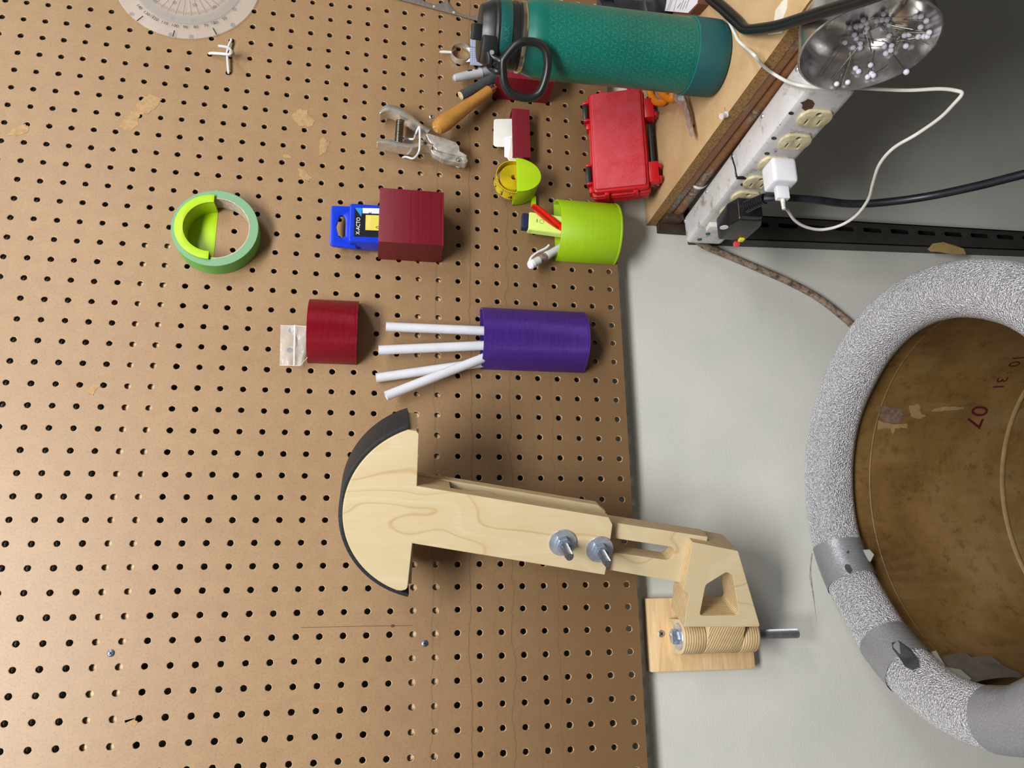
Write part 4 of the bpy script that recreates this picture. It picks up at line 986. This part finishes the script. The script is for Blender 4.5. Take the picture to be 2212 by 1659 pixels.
single('black_bead', 'tiny black bead on the bench near the scissor tip', 'bead', G().sphere(kz(1515, 588, .0026), .0026, 14, 8), M_BLACK, kz(1515, 588, 0))

# ------------------------------------------------------------------ black pouch and label behind the bottle
M_CLOTH = plain('black_nylon', '202127', .7, var=.3, scale=80, bump=.4, bscale=500)
def lump(name, parent, cx, cy, r, h, seed, mat):
    g = G(); vs = []; fs = []; n, m = 28, 10
    for i in range(m+1):
        for k in range(n):
            a = pi/2*i/m; b = 2*pi*k/n
            d = 1+.28*noise.noise(Vector((cos(b)*1.7+seed, sin(b)*1.7, i*.35)))
            vs.append(Vector((cx+r[0]*sin(a)*cos(b)*d, cy+r[1]*sin(a)*sin(b)*d, BZ+max(0, h*cos(a))*d)))
    for i in range(m):
        for k in range(n): fs.append((i*n+k, (i+1)*n+k, (i+1)*n+(k+1) % n, i*n+(k+1) % n))
    return mesh(name, g.add(vs, fs), mat, parent)
q = PZ(1440, -10, BZ)
po = thing('black_pouch', 'crumpled black nylon pouch behind the water bottle', 'pouch', (.312, -.088, BZ))
lump('pouch_body', po, .312, -.088, (.062, .058), .080, 2.0, M_CLOTH)
mesh('strap', G().tube(spline([PY(1395, -30, -.16), PY(1392, 10, -.165), PY(1400, 40, -.16)], 6), .004, 8, flat=.4), plain('black_webbing', '35363c', .6), po)
HT = BZ+.014
tg = thing('paper_tag', 'white printed paper tag lying beside the black pouch', 'tag', PZ(1465, 5, BZ))
tq = [PZ(x, y, HT) for x, y in ((1437, -40), (1512, -40), (1505, 8), (1486, 28), (1420, 22))]
mesh('tag_sheet', G().prism(tq, (0, 0, -.0008)), plain('tag_paper', 'd9d9e2', .5, var=.04), tg, smooth=False)
mesh('tag_backing', G().prism([PZ(x, y, HT-.001) for x, y in ((1440, -40), (1518, -40), (1509, 8), (1490, 30), (1424, 22))], (0, 0, -.013)), plain('brown_card', '6a4032', .7), tg, smooth=False)
for x0, y0, ln in ((1446, 6, 24), (1450, 4, 26), (1460, 0, 34), (1474, 6, 20), (1479, 8, 18), (1486, 4, 20), (1468, 12, 8)):
    a_, b_ = PZ(x0+3, y0-6, HT+.0002), PZ(x0-5, y0+ln*.7, HT+.0002)
    mesh('print_line', G().obox((a_+b_)/2, ((b_-a_), Z_, (b_-a_).cross(Z_)), ((b_-a_).length/2, .0001, .0005)), plain('grey_ink', '6b6d78', .6), tg)
qp = PZ(1436, 4, HT+.0003); qr = (PZ(1440, -10, HT+.0003)-qp).normalized()
mesh('lettering', textg('OS', .012, qp, qr, Z_.cross(qr), .0001), M_INKB, tg)
#==MARK_POWER
# ================================================================== POWER STRIP ON THE BENCH END
YD = Vector((0, -1, .040)).normalized()                    # the strip runs along the bench end, rising slightly
DN = Vector((0, -.040, -1)).normalized()
SO = Vector((-.0050, -.006, -.8465))                       # wall-side outer top corner
SL, SH, SD = .335, .0520, .0400
def ps(l, d, x=0.0): return SO+YD*l+DN*d+X_*x              # along, down, into the bench
N = NT('grubby_white_enamel'); a = N.noise(45, 5, .75); b = N.noise(190, 3, .8); c_ = N.noise(20, 3)
base = N.mix(N.ramp(c_, [(.3, (0,)*3), (.75, (.6,)*3)]), lin('cfced2'), lin('b9b4ae'))
base = N.mix(N.ramp(a, [(.54, (0,)*3), (.66, (.8,)*3)]), base, lin('857b70'))
base = N.mix(N.ramp(b, [(.66, (0,)*3), (.70, (.9,)*3)]), base, lin('3b3430'))
N.set(base=base, rough=.38); N.bump(a, .1, .001); M_ENAM = N.m
pw = thing('power_strip', 'long grubby white metal power strip with six outlets screwed under the bench edge', 'power strip', ps(SL/2, SH, SD/2))
mesh('housing', G().obox(ps(SL/2, SH/2, SD/2), (YD, DN, X_), (SL/2, SH/2, SD/2)), M_ENAM, pw, bevel=.0075, seg=4)
for l in (.006, .085, .165, .245, .322):
    c = ps(l, 0, .032); mesh('screw', G().lathe([(0, .0012), (.0022, .001), (.0030, 0), (0, 0)], c, -DN, 16), M_STEEL, pw)
M_IVORY = plain('ivory_outlet', 'cfc4a0', .45, var=.18, scale=120)
def onface(px, py): return PX(px, py, SO.x)
def lay(px, py):
    p = onface(px, py)-SO; return p.dot(YD), p.dot(DN)
OUT = [(1759, 253), (1716, 304), (1680, 352), (1646, 392), (1614, 424), (1588, 455)]
for k, (px, py) in enumerate(OUT):
    l, d = lay(px, py); d = .0275 if k > 1 else d
    c = ps(l, d, 0)
    rr_ = .0172
    pts = []
    for q in range(40):
        a = 2*pi*q/40; u = cos(a)*rr_; v = max(-.0128, min(.0128, sin(a)*rr_)); pts.append((v, u))
    out = [(p[0], p[1]) for p in pts]
    # U along the strip, V upward -> normal toward -X
    U_, V_ = -YD, -DN
    if U_.cross(V_).x > 0: U_ = -U_
    sl1 = [(-.0068+dx, -.001+dz) for dx, dz in ((-.0012, -.0042), (.0012, -.0042), (.0012, .0042), (-.0012, .0042))]
    sl2 = [(p[0]+.0136, p[1]) for p in sl1]
    gr_ = arc(0, .0085, .0028, 0, 2*pi, 14)[:-1]
    # slots: two blades side by side across the strip, ground further along
    rot = lambda P: [(p[1], p[0]) for p in P]
    fc = mesh('outlet', plate([(p[0], p[1]) for p in out], [rot([(x-.0000, y-.0035) for x, y in sl1]), rot([(x, y-.0035) for x, y in sl2]), rot([(x, y) for x, y in [(g[0], g[1]+.0) for g in gr_]])], .0035, c-X_*.0034, U_, V_, .0005), M_IVORY, pw)
    mesh('outlet_slots', G().obox(c-X_*.0006, (YD, DN, X_), (.011, .012, .0004)), M_DARK, fc)
# worn dark patches and small features on the housing
M_GRIME = plain('dark_grime', '4a3226', .7, var=.3)
def patch(name, pts, mat, x=-.0002):
    P = [PX(px, py, SO.x+x) for px, py in pts]; mesh(name, G().prism(P, (.0003, 0, 0)), mat, pw, smooth=False)
patch('paint_chip', [(1729, 222), (1738, 219), (1745, 214), (1755, 217), (1760, 224), (1755, 234), (1740, 240), (1732, 234), (1734, 227)], M_GRIME)
for cxy in ((1709, 245), (1672, 299), (1657, 332), (1605, 399)): patch('rust_spot', [(cxy[0]+6*cos(a), cxy[1]+3.4*sin(a)) for a in [2*pi*k/12 for k in range(12)]], M_GRIME)
M_GRN = plain('dull_green_lens', '1f4f40', .25)
for cxy in ((1529, 505), (1511, 517)):
    p = onface(*cxy); mesh('indicator_lens', G().lathe([(0, .0018), (.0026, .0012), (.0034, 0), (0, 0)], p, -X_, 18), M_GRN, pw)
l, d = lay(1541, 486)
mesh('rocker_switch', G().obox(ps(l, d+.002, -.003), (YD, DN, X_), (.0075, .0100, .0035)), plain('switch_white', 'd9d8d2', .35), pw, bevel=.001)
# chip line of dark filler across the top face
P_ = [PP(x, y, SO-DN*.0004, DN) for x, y in ((1581, 332), (1583, 345), (1588, 362), (1591, 382))]
mesh('crack_filler', G().tube(spline(P_, 5), .0011, 6), M_DARK, pw)
mesh('crack_filler', G().tube([PX(1592, 384, SO.x-.0004), PX(1602, 384, SO.x-.0004), PX(1612, 387, SO.x-.0004)], [.003, .0035, .0015], 8, flat=.3), M_DARK, pw)

# ---- white USB charger
M_USB = plain('white_gloss', 'dadbe2', .22, var=.02)
l, d = lay(1680, 352)
ch = thing('usb_charger', 'white cube USB charger plugged into the power strip', 'charger', ps(l, d+.014, -.018))
cen = PX(1684, 379, SO.x-.0195)
mesh('charger_body', G().obox(cen, (YD, DN, X_), (.0140, .0140, .0148)), M_USB, ch, bevel=.0042, seg=4)
# plug is fitted under its face that points away from the strip
pc_ = cen-X_*.0148
mesh('usb_connector', G().obox(pc_-X_*.0075+DN*.0, (YD, DN, X_), (.0038, .0070, .0075)), M_USB, ch, bevel=.0008)
# ---- black plug with test buttons
bp_ = thing('black_plug', 'bulky black safety plug with yellow and red buttons in the power strip', 'plug', ps(.045, .03, -.02))
M_BLK2 = plain('satin_black', '15161a', .32, var=.25)
def cplug(px, py, X): return PX(px, py, X)
pl0 = PX(1597, 476, SO.x-.0185); pl0.x = SO.x
outl = fillet([(-.026, -.018), (.014, -.021), (.030, -.014), (.030, .014), (.014, .021), (-.026, .019)], .004)
mesh('plug_body', plate(outl, [], .0300, pl0-X_*.0335, -YD if (-YD).cross(-DN).x < 0 else YD, -DN, .0035, 3), M_BLK2, bp_)
mesh('plug_shoulder', G().obox(pl0-X_*.024+YD*.024, (YD, DN, X_), (.012, .0135, .0085)), M_BLK2, bp_, bevel=.003, seg=2)
N0 = PX(1614, 446, -.034); N1 = PX(1650, 430, -.036)
g = G()
for k in range(9): 
    p = N0.lerp(N1, k/8); g.lathe([(.0045, -.0012), (.0072-.0001*k, -.0011), (.0072-.0001*k, .0011), (.0045, .0012)], p, N1-N0, 20)
g.tube([N0, N1], .0055, 16)
mesh('strain_relief', g, M_BLK2, bp_)
btnX = SO.x-.0335
for nm, (px, py), col in (('test_button', (1601, 516), 'd8d23a'), ('reset_button', (1591, 527), 'd8464e')):
    p = PX(px, py, btnX); mesh(nm, G().obox(p, (YD, DN, X_), (.0034, .0032, .0030)), plain(nm+'_plastic', col, .35), bp_, bevel=.0008)
p = PX(1564, 491, btnX+.004); mesh('rating_sticker', G().lathe([(0, .0004), (.0052, .0004), (.0052, 0), (0, 0)], PX(1564, 491, btnX-.0002), -X_, 24), M_WHITE, bp_)
# black cord from the plug
cp = [N1, PX(1690, 428, -.038), PX(1760, 432, -.040), PX(1830, 440, -.042), PX(1900, 438, -.045), PX(2000, 425, -.05), PX(2110, 402, -.06), PX(2230, 372, -.07), PX(2420, 330, -.08)]
o = single('black_power_cord', 'black power cord running from the bulky safety plug down into the dark', 'cord', G().tube(spline(cp, 6), .0046, 12), plain('black_rubber_cord', '1c1d24', .4, var=.3), N1)

# ---- white charging cable
e0 = pc_-X_*.0150
cw = [e0, e0-X_*.010, PX(1702, 455, -.058), PX(1716, 475, -.061), PX(1740, 490, -.064), PX(1775, 496, -.064), PX(1815, 487, -.062), PX(1850, 465, -.060), PX(1876, 430, -.058), PX(1886, 395, -.056), PX(1900, 355, -.054), PX(1930, 320, -.052), PX(1980, 290, -.05), PX(2030, 255, -.048), PX(2060, 225, -.045), PX(2078, 203, -.040), PX(2066, 196, -.036), PX(2030, 192, -.025), PX(1960, 195, -.012), PX(1880, 192, .004), PX(1840, 190, -.0072), PX(1790, 191, -.0078)]
cw += [PX(1760, 189, -.0080), PX(1725, 184, -.0030), PX(1700, 176, .016), PX(1672, 160, .0315), PX(1650, 143, .0315), PX(1628, 118, .033)]
cw += [PZ(1612, 104, BZ+.002), PZ(1595, 88, BZ+.002), PZ(1586, 70, BZ+.002), PZ(1570, 40, BZ+.002), PZ(1548, 20, BZ+.002), PZ(1530, -10, BZ+.002)]
o = thing('charging_cable', 'thin white charging cable looping from the USB charger up over the bench edge', 'cable', e0)
M_CABW = plain('white_cable', 'd2d0ca', .62, var=.06)
mesh('cable', G().tube(spline(cw, 6), .0017, 10), M_CABW, o)
mesh('strain_relief', G().tube([e0, e0-X_*.012], [.0026, .0020], 12), M_CABW, o)
# ---- twin black cord over the bench
o = thing('twin_cord', 'black twin-lead cord lying across the bench top and over its edge', 'cord', PZ(1588, 50, BZ))
for dx, dy in ((0, 0), (8, -8)):
    pts = [PZ(1500+dx, -40+dy, BZ+.004), PZ(1530+dx, -2+dy, BZ+.004), PZ(1560+dx, 24+dy, BZ+.004), PZ(1588+dx, 50+dy, BZ+.004), PZ(1608+dx*.6, 66+dy*.8, BZ+.006), PZ(1640+dx*.4, 66+dy, BZ+.010), PZ(1680, 60+dy, BZ+.014), PZ(1730, 45+dy, BZ+.020), PZ(1790, 26+dy, BZ+.026), PZ(1850, 8+dy, BZ+.030), PZ(1930, -20+dy, BZ+.034)]
    mesh('conductor', G().tube(spline(pts, 5), .0037, 12), plain('glossy_black_cord', '0d0e12', .42, var=.3), o)
# ================================================================== STEEL BOWL WITH PINS
BWX = -.020                                           # rim plane
BW = PX(1876, 104, BWX); BWR = .0560; BWD = .046
N = NT('polished_bowl_steel'); n_ = N.noise(60, 4); N.set(base=N.ramp(n_, [(.3, lin('b4b2b0')), (.7, lin('d4d2d0'))]), rough=N.ramp(n_, [(.3, (.16,)*3), (.7, (.3,)*3)]), metal=.92); M_BOWL = N.m
def bprof(d): # inner radius at depth d behind the rim
    t = d/BWD; return BWR*(1-.10*t) if t < .55 else BWR*(.945-.0)*sqrt(max(0, 1-((t-.55)/.45)**2*.42))
bw = thing('pin_bowl', 'round polished steel bowl full of ball-head pins stuck on the bench side', 'bowl', (BX-.004, BW.y, BW.z))
prof = [(BWR+.0012, 0), (BWR+.0016, .0008), (BWR+.0006, .0016)]
pin_ = [(bprof(BWD*k/16), BWD*k/16) for k in range(17)]; prof_in = [(BWR+.0012, 0)]+pin_+[(0, BWD)]
prof_out = [(0, BWD+.0012)]+[(r+.0012, d+.0012) for r, d in reversed(pin_)]+[(BWR+.0020, .0010), (BWR+.0012, 0)]
mesh('bowl_shell', G().lathe(prof_out+prof_in[1:], Vector((BWX, BW.y, BW.z)), X_, 72), M_BOWL, bw)
mesh('magnet_foot', G().cyl((BWX+BWD+.0012, BW.y, BW.z), (BX-.0002, BW.y, BW.z), .024, 40), M_BLACK, bw)
sw = 400/2212
def inbowl(px, py, gap):
    d = ray(1700+px*sw, py*sw).normalized(); p = PX(1700+px*sw, py*sw, BWX)
    last = p.copy(); s = 0
    while s < .12:
        q = p+d*s; dep = q.x-BWX
        if dep > BWD-gap: break
        if dep >= 0 and sqrt((q.y-BW.y)**2+(q.z-BW.z)**2) > bprof(dep)-gap: break
        last = q; s += .0006
    return last
HEADS = [(1155,165),(910,240),(950,275),(1070,250),(1135,235),(1195,235),(1220,297),(885,305),(955,335),(940,380),(825,315),(742,330),(1127,345),(805,415),(828,458),(1218,432),(1535,200),(1600,200),(1665,250),(1595,325),(1697,390),(1675,435),(1635,435),(1570,438),(1460,412),(1405,425),(1420,550),(1250,548),(1240,600),(1180,638),(1165,555),(878,522),(876,570),(792,570),(693,508),(820,815),(857,853),(1000,778),(965,918),(1033,900),(1010,880),(595,1003),(727,983)]
TIPS = {(693,508):(390,935),(595,1003):(745,710),(1535,200):(1040,212),(792,570):(650,1035),(878,522):(530,945),(1220,297):(1640,375),(1218,432):(1700,550),(828,458):(1150,500),(965,918):(990,760),(1033,900):(970,740),(1570,438):(1240,290),(1127,345):(1500,380),(727,983):(790,700),(1155,165):(1000,240),(805,415):(760,260),(857,853):(740,720),(1420,550):(1300,350),(1250,548):(1130,480)}
M_BALL = plain('pearl_ball', 'dcdcec', .25, var=.05); M_PIN = plain('pin_steel', 'b9b4ac', .25, 1)
rnd = random.Random(4)
for h in HEADS:
    c = inbowl(*h, .0026)
    if h in TIPS: e = inbowl(*TIPS[h], .0008)
    else:
        a = rnd.uniform(0, 2*pi); L = rnd.uniform(180, 330)
        tx, ty = h[0]+cos(a)*L*.8-(h[0]-960)*.35, h[1]+sin(a)*L*.5-(h[1]-560)*.45
        e = inbowl(tx, ty, .0008)
    if (e-c).length > .04: e = c+(e-c).normalized()*.04
    o = thing('ball_head_pin', 'white ball-head pin lying inside the steel bowl', 'pin', c, 'ball-head pins in the steel bowl')
    mesh('pin_head', G().sphere(c, .0025, 14, 8), M_BALL, o)
    mesh('pin_shaft', G().tube([c, e], .00042, 6), M_PIN, o)
c = PX(1700+1427*sw, 860*sw, BWX-.0035); e = inbowl(1220, 590, .0008)
if (e-c).length > .045: e = c+(e-c).normalized()*.045
o = thing('ball_head_pin', 'white ball-head pin hooked over the rim of the steel bowl', 'pin', c)
mesh('pin_head', G().sphere(c, .0027, 14, 8), M_BALL, o); mesh('pin_shaft', G().tube([c, e], .00042, 6), M_PIN, o)

# ================================================================== SLOTTED UPRIGHT AND WALL CORD
M_UPR = plain('charcoal_steel', '3d3b38', .45, .3, var=.12)
up = thing('slotted_upright', 'dark slotted steel shelf upright screwed to the wall below the bench', 'upright', (.036, WY-.001, -1.73))
UZ0, UZ1 = -.8635, -1.735
def uxz(z): k = (z+.98)/(-.44); return (.0129+k*.0139, .0617+k*.0054)
YU = .002
def upx(frac, z): a, b = uxz(z); return a+(b-a)*frac
outer = [(upx(0, UZ0), UZ0), (upx(.80, UZ0), UZ0), (upx(.80, UZ1), UZ1), (upx(0, UZ1), UZ1)]
holes = []
z = -.905
while z > -1.70:
    xc0 = upx(.52, z)
    holes.append(fillet([(xc0-.0035, z), (xc0+.0035, z), (xc0+.0035, z-.030), (xc0-.0035, z-.030)], .003)); z -= .045
mesh('slotted_face', plate(outer, holes, .0018, (0, YU, 0), X_, Z_, .0003), M_UPR, up)
for fr in (.0, .80):
    x0, x1 = upx(fr, UZ0), upx(fr, UZ1); s_ = -.0018 if fr else .0018
    mesh('side_flange', G().prism([(x0, YU, UZ0), (x0+s_, YU, UZ0), (x1+s_, YU, UZ1), (x1, YU, UZ1)], (0, WY-.001-YU, 0)), M_UPR, up)
mesh('back_web', G().prism([(upx(0, UZ0), WY-.002, UZ0), (upx(.8, UZ0), WY-.002, UZ0), (upx(.8, UZ1), WY-.002, UZ1), (upx(0, UZ1), WY-.002, UZ1)], (0, .001, 0)), M_DARK, up)
pt_ = [PY(x, y, YU-.0006) for x, y in ((2004, 538), (2015, 526), (2038, 523), (2082, 537), (2087, 549), (2060, 550), (2028, 544), (2010, 543))]
single('tape_scrap', 'torn yellowish tape scrap stuck on the slotted upright', 'tape', G().prism(pt_, (0, .0004, 0)), plain('yellowed_tape', 'a8925e', .5, var=.12), pt_[0], smooth=False)
N = NT('stained_cord'); a = N.noise(120, 4, .7); N.set(base=N.ramp(a, [(.35, lin('3f342c')), (.5, lin('7d6a5a')), (.7, lin('9d8a78'))]), rough=.6); M_SCORD = N.m
wc = [PY(1490, 505, .004), PY(1520, 530, .010), PY(1575, 553, WY-.006), PY(1650, 585, WY-.0055), PY(1715, 614, WY-.0055), PY(1770, 645, WY-.0055), PY(1815, 680, WY-.0055), PY(1850, 712, WY-.0055), PY(1910, 780, WY-.0055), PY(1990, 880, WY-.0055)]
single('wall_cord', 'stained brown cord running down the wall from the power strip behind the drum', 'cord', G().tube(spline(wc, 6), .0049, 14), M_SCORD, wc[3])
#==MARK_DRUM
# ================================================================== DRUM WITH A FOAM RIM
DC = Vector((-.3790, -.2350, -1.0009)); DR = .2040; FR = .0285; DIN = .1960
N = NT('stained_fibreboard'); a = N.noise(9, 4, .6); b = N.noise(55, 5, .75); c_ = N.noise(500, 3); v_ = N.noise(1, 4, .6, stretch=(28, 28, 6))
base = N.ramp(a, [(.3, lin('5d4424')), (.5, lin('73572f')), (.7, lin('836844'))])
base = N.mix(N.ramp(b, [(.53, (0,)*3), (.68, (.6,)*3)]), base, lin('452d14')); base = N.mix(N.ramp(v_, [(.5, (0,)*3), (.75, (.45,)*3)]), base, lin('8f7a58'))
N.set(base=base, rough=.5); N.bump(N.math('ADD', c_, b), .3, .001); M_FIB = N.m
dr = thing('fibre_drum', 'brown fibreboard drum with a silver foam tube round its rim', 'drum', (DC.x, DC.y, -1.74))
BOT = -1.7395
mesh('drum_wall', G().lathe([(DIN, .0-.004+DC.z), (DIN, BOT+.012), (0, BOT+.012), (0, BOT), (DIN+.006, BOT), (DIN+.006, DC.z-.004), (DIN, DC.z-.004)], (DC.x, DC.y, 0), Z_, 128), M_FIB, dr)
zl = PY(2163, 1060, DC.y+DIN).z
mesh('inner_rib', G().lathe([(DIN, zl+.004), (DIN-.0016, zl+.0012), (DIN-.0016, zl-.0012), (DIN, zl-.004)], (DC.x, DC.y, 0), Z_, 128), plain('pale_rib', '8a7048', .6, var=.15), dr)
zl2 = DC.z-.048
mesh('inner_rib', G().lathe([(DIN, zl2+.0010), (DIN-.0005, zl2+.0005), (DIN-.0005, zl2-.0005), (DIN, zl2-.0010)], (DC.x, DC.y, 0), Z_, 128), M_FIB, dr)
# foam tube, slightly out of round as in the photograph
OUTP = [(1744.7,956.8),(1752.9,902.6),(1773,834.8),(1808.5,767),(1841,710),(1889.8,650.3),(1944,609.7),(2011.9,578.5),(2079.7,567.6),(1742.9,1037.3),(1748.4,1115),(1764.4,1192.9),(1801,1279.9),(1856,1385),(1892.6,1430.9),(1961.2,1515.6),(2061.9,1591),(2144.3,1620.9)]
INP = [(1843.7,983.9),(1851.9,929.7),(1868,875.4),(1906,794),(1944,742.6),(1998.3,701.9),(2052.6,684.2),(2106.8,684.2),(1841.3,1014.4),(1853.7,1156.3),(1892.6,1247.9),(1965.8,1366.9),(2016.2,1426.4),(2089.4,1472.2),(2153.5,1490.4)]
def pol(p): w = PZ(*p, DC.z)-DC; return atan2(w.y, w.x), sqrt(w.x**2+w.y**2)
po_ = [pol(p) for p in OUTP]; pi_ = [pol(p) for p in INP]
def near(L, a):
    ws = [(math.exp(-((q-a+pi) % (2*pi)-pi)**2/(2*.14**2)), r) for q, r in L]; s = sum(w for w, r in ws); return s, sum(w*r for w, r in ws)/max(s, 1e-9)
def ring_r(a):
    s1_, r1_ = near(po_, a); s2_, r2_ = near(pi_, a); k = min(1, min(s1_, s2_)/.25)
    return DR+((r1_+r2_)/2-DR)*k*.85
NS = 220
RC = [Vector((DC.x+ring_r(2*pi*k/NS)*cos(2*pi*k/NS), DC.y+ring_r(2*pi*k/NS)*sin(2*pi*k/NS), DC.z)) for k in range(NS)]
N = NT('silver_foil_foam'); a = N.noise(620, 3, .8); b = N.noise(230, 3, .7)
vo = N.n('ShaderNodeTexVoronoi'); vo.inputs['Scale'].default_value = 600; N.l(N.co, vo.inputs['Vector'])
N.set(base=N.ramp(a, [(.30, lin('83838d')), (.48, lin('d0d0da')), (.60, lin('ffffff'))]), rough=.30, metal=.3, spec=.6)
N.bump(N.math('ADD', N.math('MULTIPLY', vo.outputs['Distance'], 1.6), a), 1.0, .0022); M_FOAM = N.m
mesh('foam_tube', G().tube(RC, FR, 28, closed=True, up=Z_), M_FOAM, dr)
N = NT('duct_tape'); a = N.noise(1, 3, .6, stretch=(700, 700, 60)); b = N.noise(28, 3); N.set(base=N.ramp(a, [(.3, lin('85868c')), (.7, lin('a2a3a9'))]), rough=.34, metal=.45); N.bump(N.math('ADD', N.math('MULTIPLY', b, 3), a), .35, .0012); M_DUCT = N.m
M_DUCTD = plain('torn_duct_tape', '3c3c40', .5, var=.3)
def band(pa, pb):
    a0 = pol(pa)[0]; a1 = pol(pb)[0]
    if a1 < a0: a0, a1 = a1, a0
    pts = []
    for k in range(13):
        a = a0+(a1-a0)*k/12; r = ring_r(a); pts.append(Vector((DC.x+r*cos(a), DC.y+r*sin(a), DC.z)))
    return mesh('tape_band', G().tube(pts, FR+.0010, 28, up=Z_, cap=False), M_DUCT, dr)
tb1 = band((1800, 1183), (1842, 1262)); tb2 = band((1905, 1400), (1965, 1465)); tb3 = band((2150, 1550), (2330, 1560))
def onring(px, py, lift=.0016):
    """first hit of the pixel ray on the foam tube"""
    d = ray(px, py).normalized(); s = .5
    while s < 1.6:
        q = CAM+d*s; a = atan2(q.y-DC.y, q.x-DC.x); r = ring_r(a)
        rr = sqrt((sqrt((q.x-DC.x)**2+(q.y-DC.y)**2)-r)**2+(q.z-DC.z)**2)
        if rr < FR+lift: return q
        s += .0008
    return CAM+d*.9
for par, L in ((tb1, [(1826,1186),(1834,1184),(1838,1190),(1832,1196),(1826,1193)]), (tb1, [(1828,1215),(1836,1220),(1842,1232),(1836,1240),(1828,1234),(1824,1224)]),
               (tb2, [(1926,1388),(1942,1384),(1965,1400),(1984,1425),(1986,1440),(1972,1448),(1955,1440),(1942,1420),(1928,1402)])):
    mesh('tape_tear', G().add([onring(*p) for p in L], [tuple(range(len(L)))]), M_DUCTD, par, smooth=False)
# loose flaps of tape inside the rim
def incyl(px, py, R):
    d = ray(px, py); ox, oy = CAM.x-DC.x, CAM.y-DC.y
    A = d.x**2+d.y**2; B = 2*(ox*d.x+oy*d.y); Cc = ox*ox+oy*oy-R*R
    disc = max(0, B*B-4*A*Cc); t_ = (-B+sqrt(disc))/(2*A); return CAM+d*t_
M_DUCTB = plain('duct_tape_dark', '6d6b66', .45, .2, var=.15)
fl = [(2035,1418),(2085,1408),(2098,1420),(2140,1416),(2170,1440),(2205,1455),(2205,1462),(2160,1464),(2120,1470),(2085,1482),(2050,1462)]
mesh('tape_flap', G().add([incyl(*p, DIN-.012) for p in fl]+[incyl(*p, DIN-.0105) for p in fl], [tuple(range(len(fl))), tuple(reversed(range(len(fl), 2*len(fl))))]+[(i, i+len(fl), (i+1) % len(fl)+len(fl), (i+1) % len(fl)) for i in range(len(fl))]), M_DUCTB, dr, smooth=False)
M_DUCTL = plain('duct_tape_light', 'b9bdb6', .4, .2, var=.1)
for L in ([(2008,1409),(2021,1405),(2041,1437),(2034,1436)], [(2038,1440),(2075,1446),(2098,1466),(2088,1472)], [(1864,1188),(1878,1187),(1888,1198),(1880,1214),(1868,1205)]):
    P = [incyl(*p, DIN-.016) for p in L]; mesh('tape_flap', G().prism(P, (0, -.0006, .0003)), M_DUCTL, dr, smooth=False)
# stencilled date and torn label remnants on the inside
M_STENC = plain('maroon_stencil', '521019', .6, var=.15)
def cyl_text(body, px, py, rx_, ry_, size, xs=1.0):
    c = incyl(px, py, DIN-.0006); r = (incyl(px+rx_*6, py+ry_*6, DIN-.0006)-c).normalized()
    nrm = Vector((DC.x-c.x, DC.y-c.y, 0)).normalized(); r = (r-nrm*r.dot(nrm)).normalized(); u = nrm.cross(r).normalized()
    def wp(x, y, z):
        p = c+r*x*xs+u*y; v = Vector((p.x-DC.x, p.y-DC.y, 0)).normalized()*(DIN-.0006-z); return Vector((DC.x+v.x, DC.y+v.y, p.z))
    mesh('stencil', textg(body, size, (0, 0, 0), X_, Z_, .0002, warp=wp), M_STENC, dr)
cyl_text('07', 2108, 900, -.42, .91, .034, .95); cyl_text('31', 2159, 828, -.45, .89, .021); cyl_text('10', 2194, 780, -.55, .83, .021); cyl_text(':', 2182, 805, -.45, .89, .012)
M_REMN = plain('label_remnant', '8f7650', .8, var=.15, scale=120); M_REML = plain('label_ink_remnant', '705c4c', .7, var=.3, scale=200)
def remnant(L, mat):
    out = []
    for i in range(len(L)):
        a, b = Vector(L[i]), Vector(L[(i+1) % len(L)])
        for k in range(4): q = a.lerp(b, k/4); out.append((q.x+random.uniform(-1.5, 1.5), q.y+random.uniform(-1.5, 1.5)))
    mesh('label_remnant', G().add([incyl(*p, DIN-.0004) for p in out], [tuple(range(len(out)))]), mat, dr, smooth=False)
remnant([(1962,878),(1985,872),(1990,892),(2001,900),(1985,905),(1968,900)], M_REMN)
remnant([(2012,885),(2040,878),(2080,880),(2085,884),(2050,887),(2014,888)], M_REMN)
remnant([(1893,880),(1905,875),(1945,885),(1955,900),(1940,915),(1910,910),(1900,898)], M_REML)
remnant([(1895,908),(1925,916),(1960,914),(1960,924),(1935,926),(1928,940),(1922,926),(1897,928)], M_REMN)
#==END
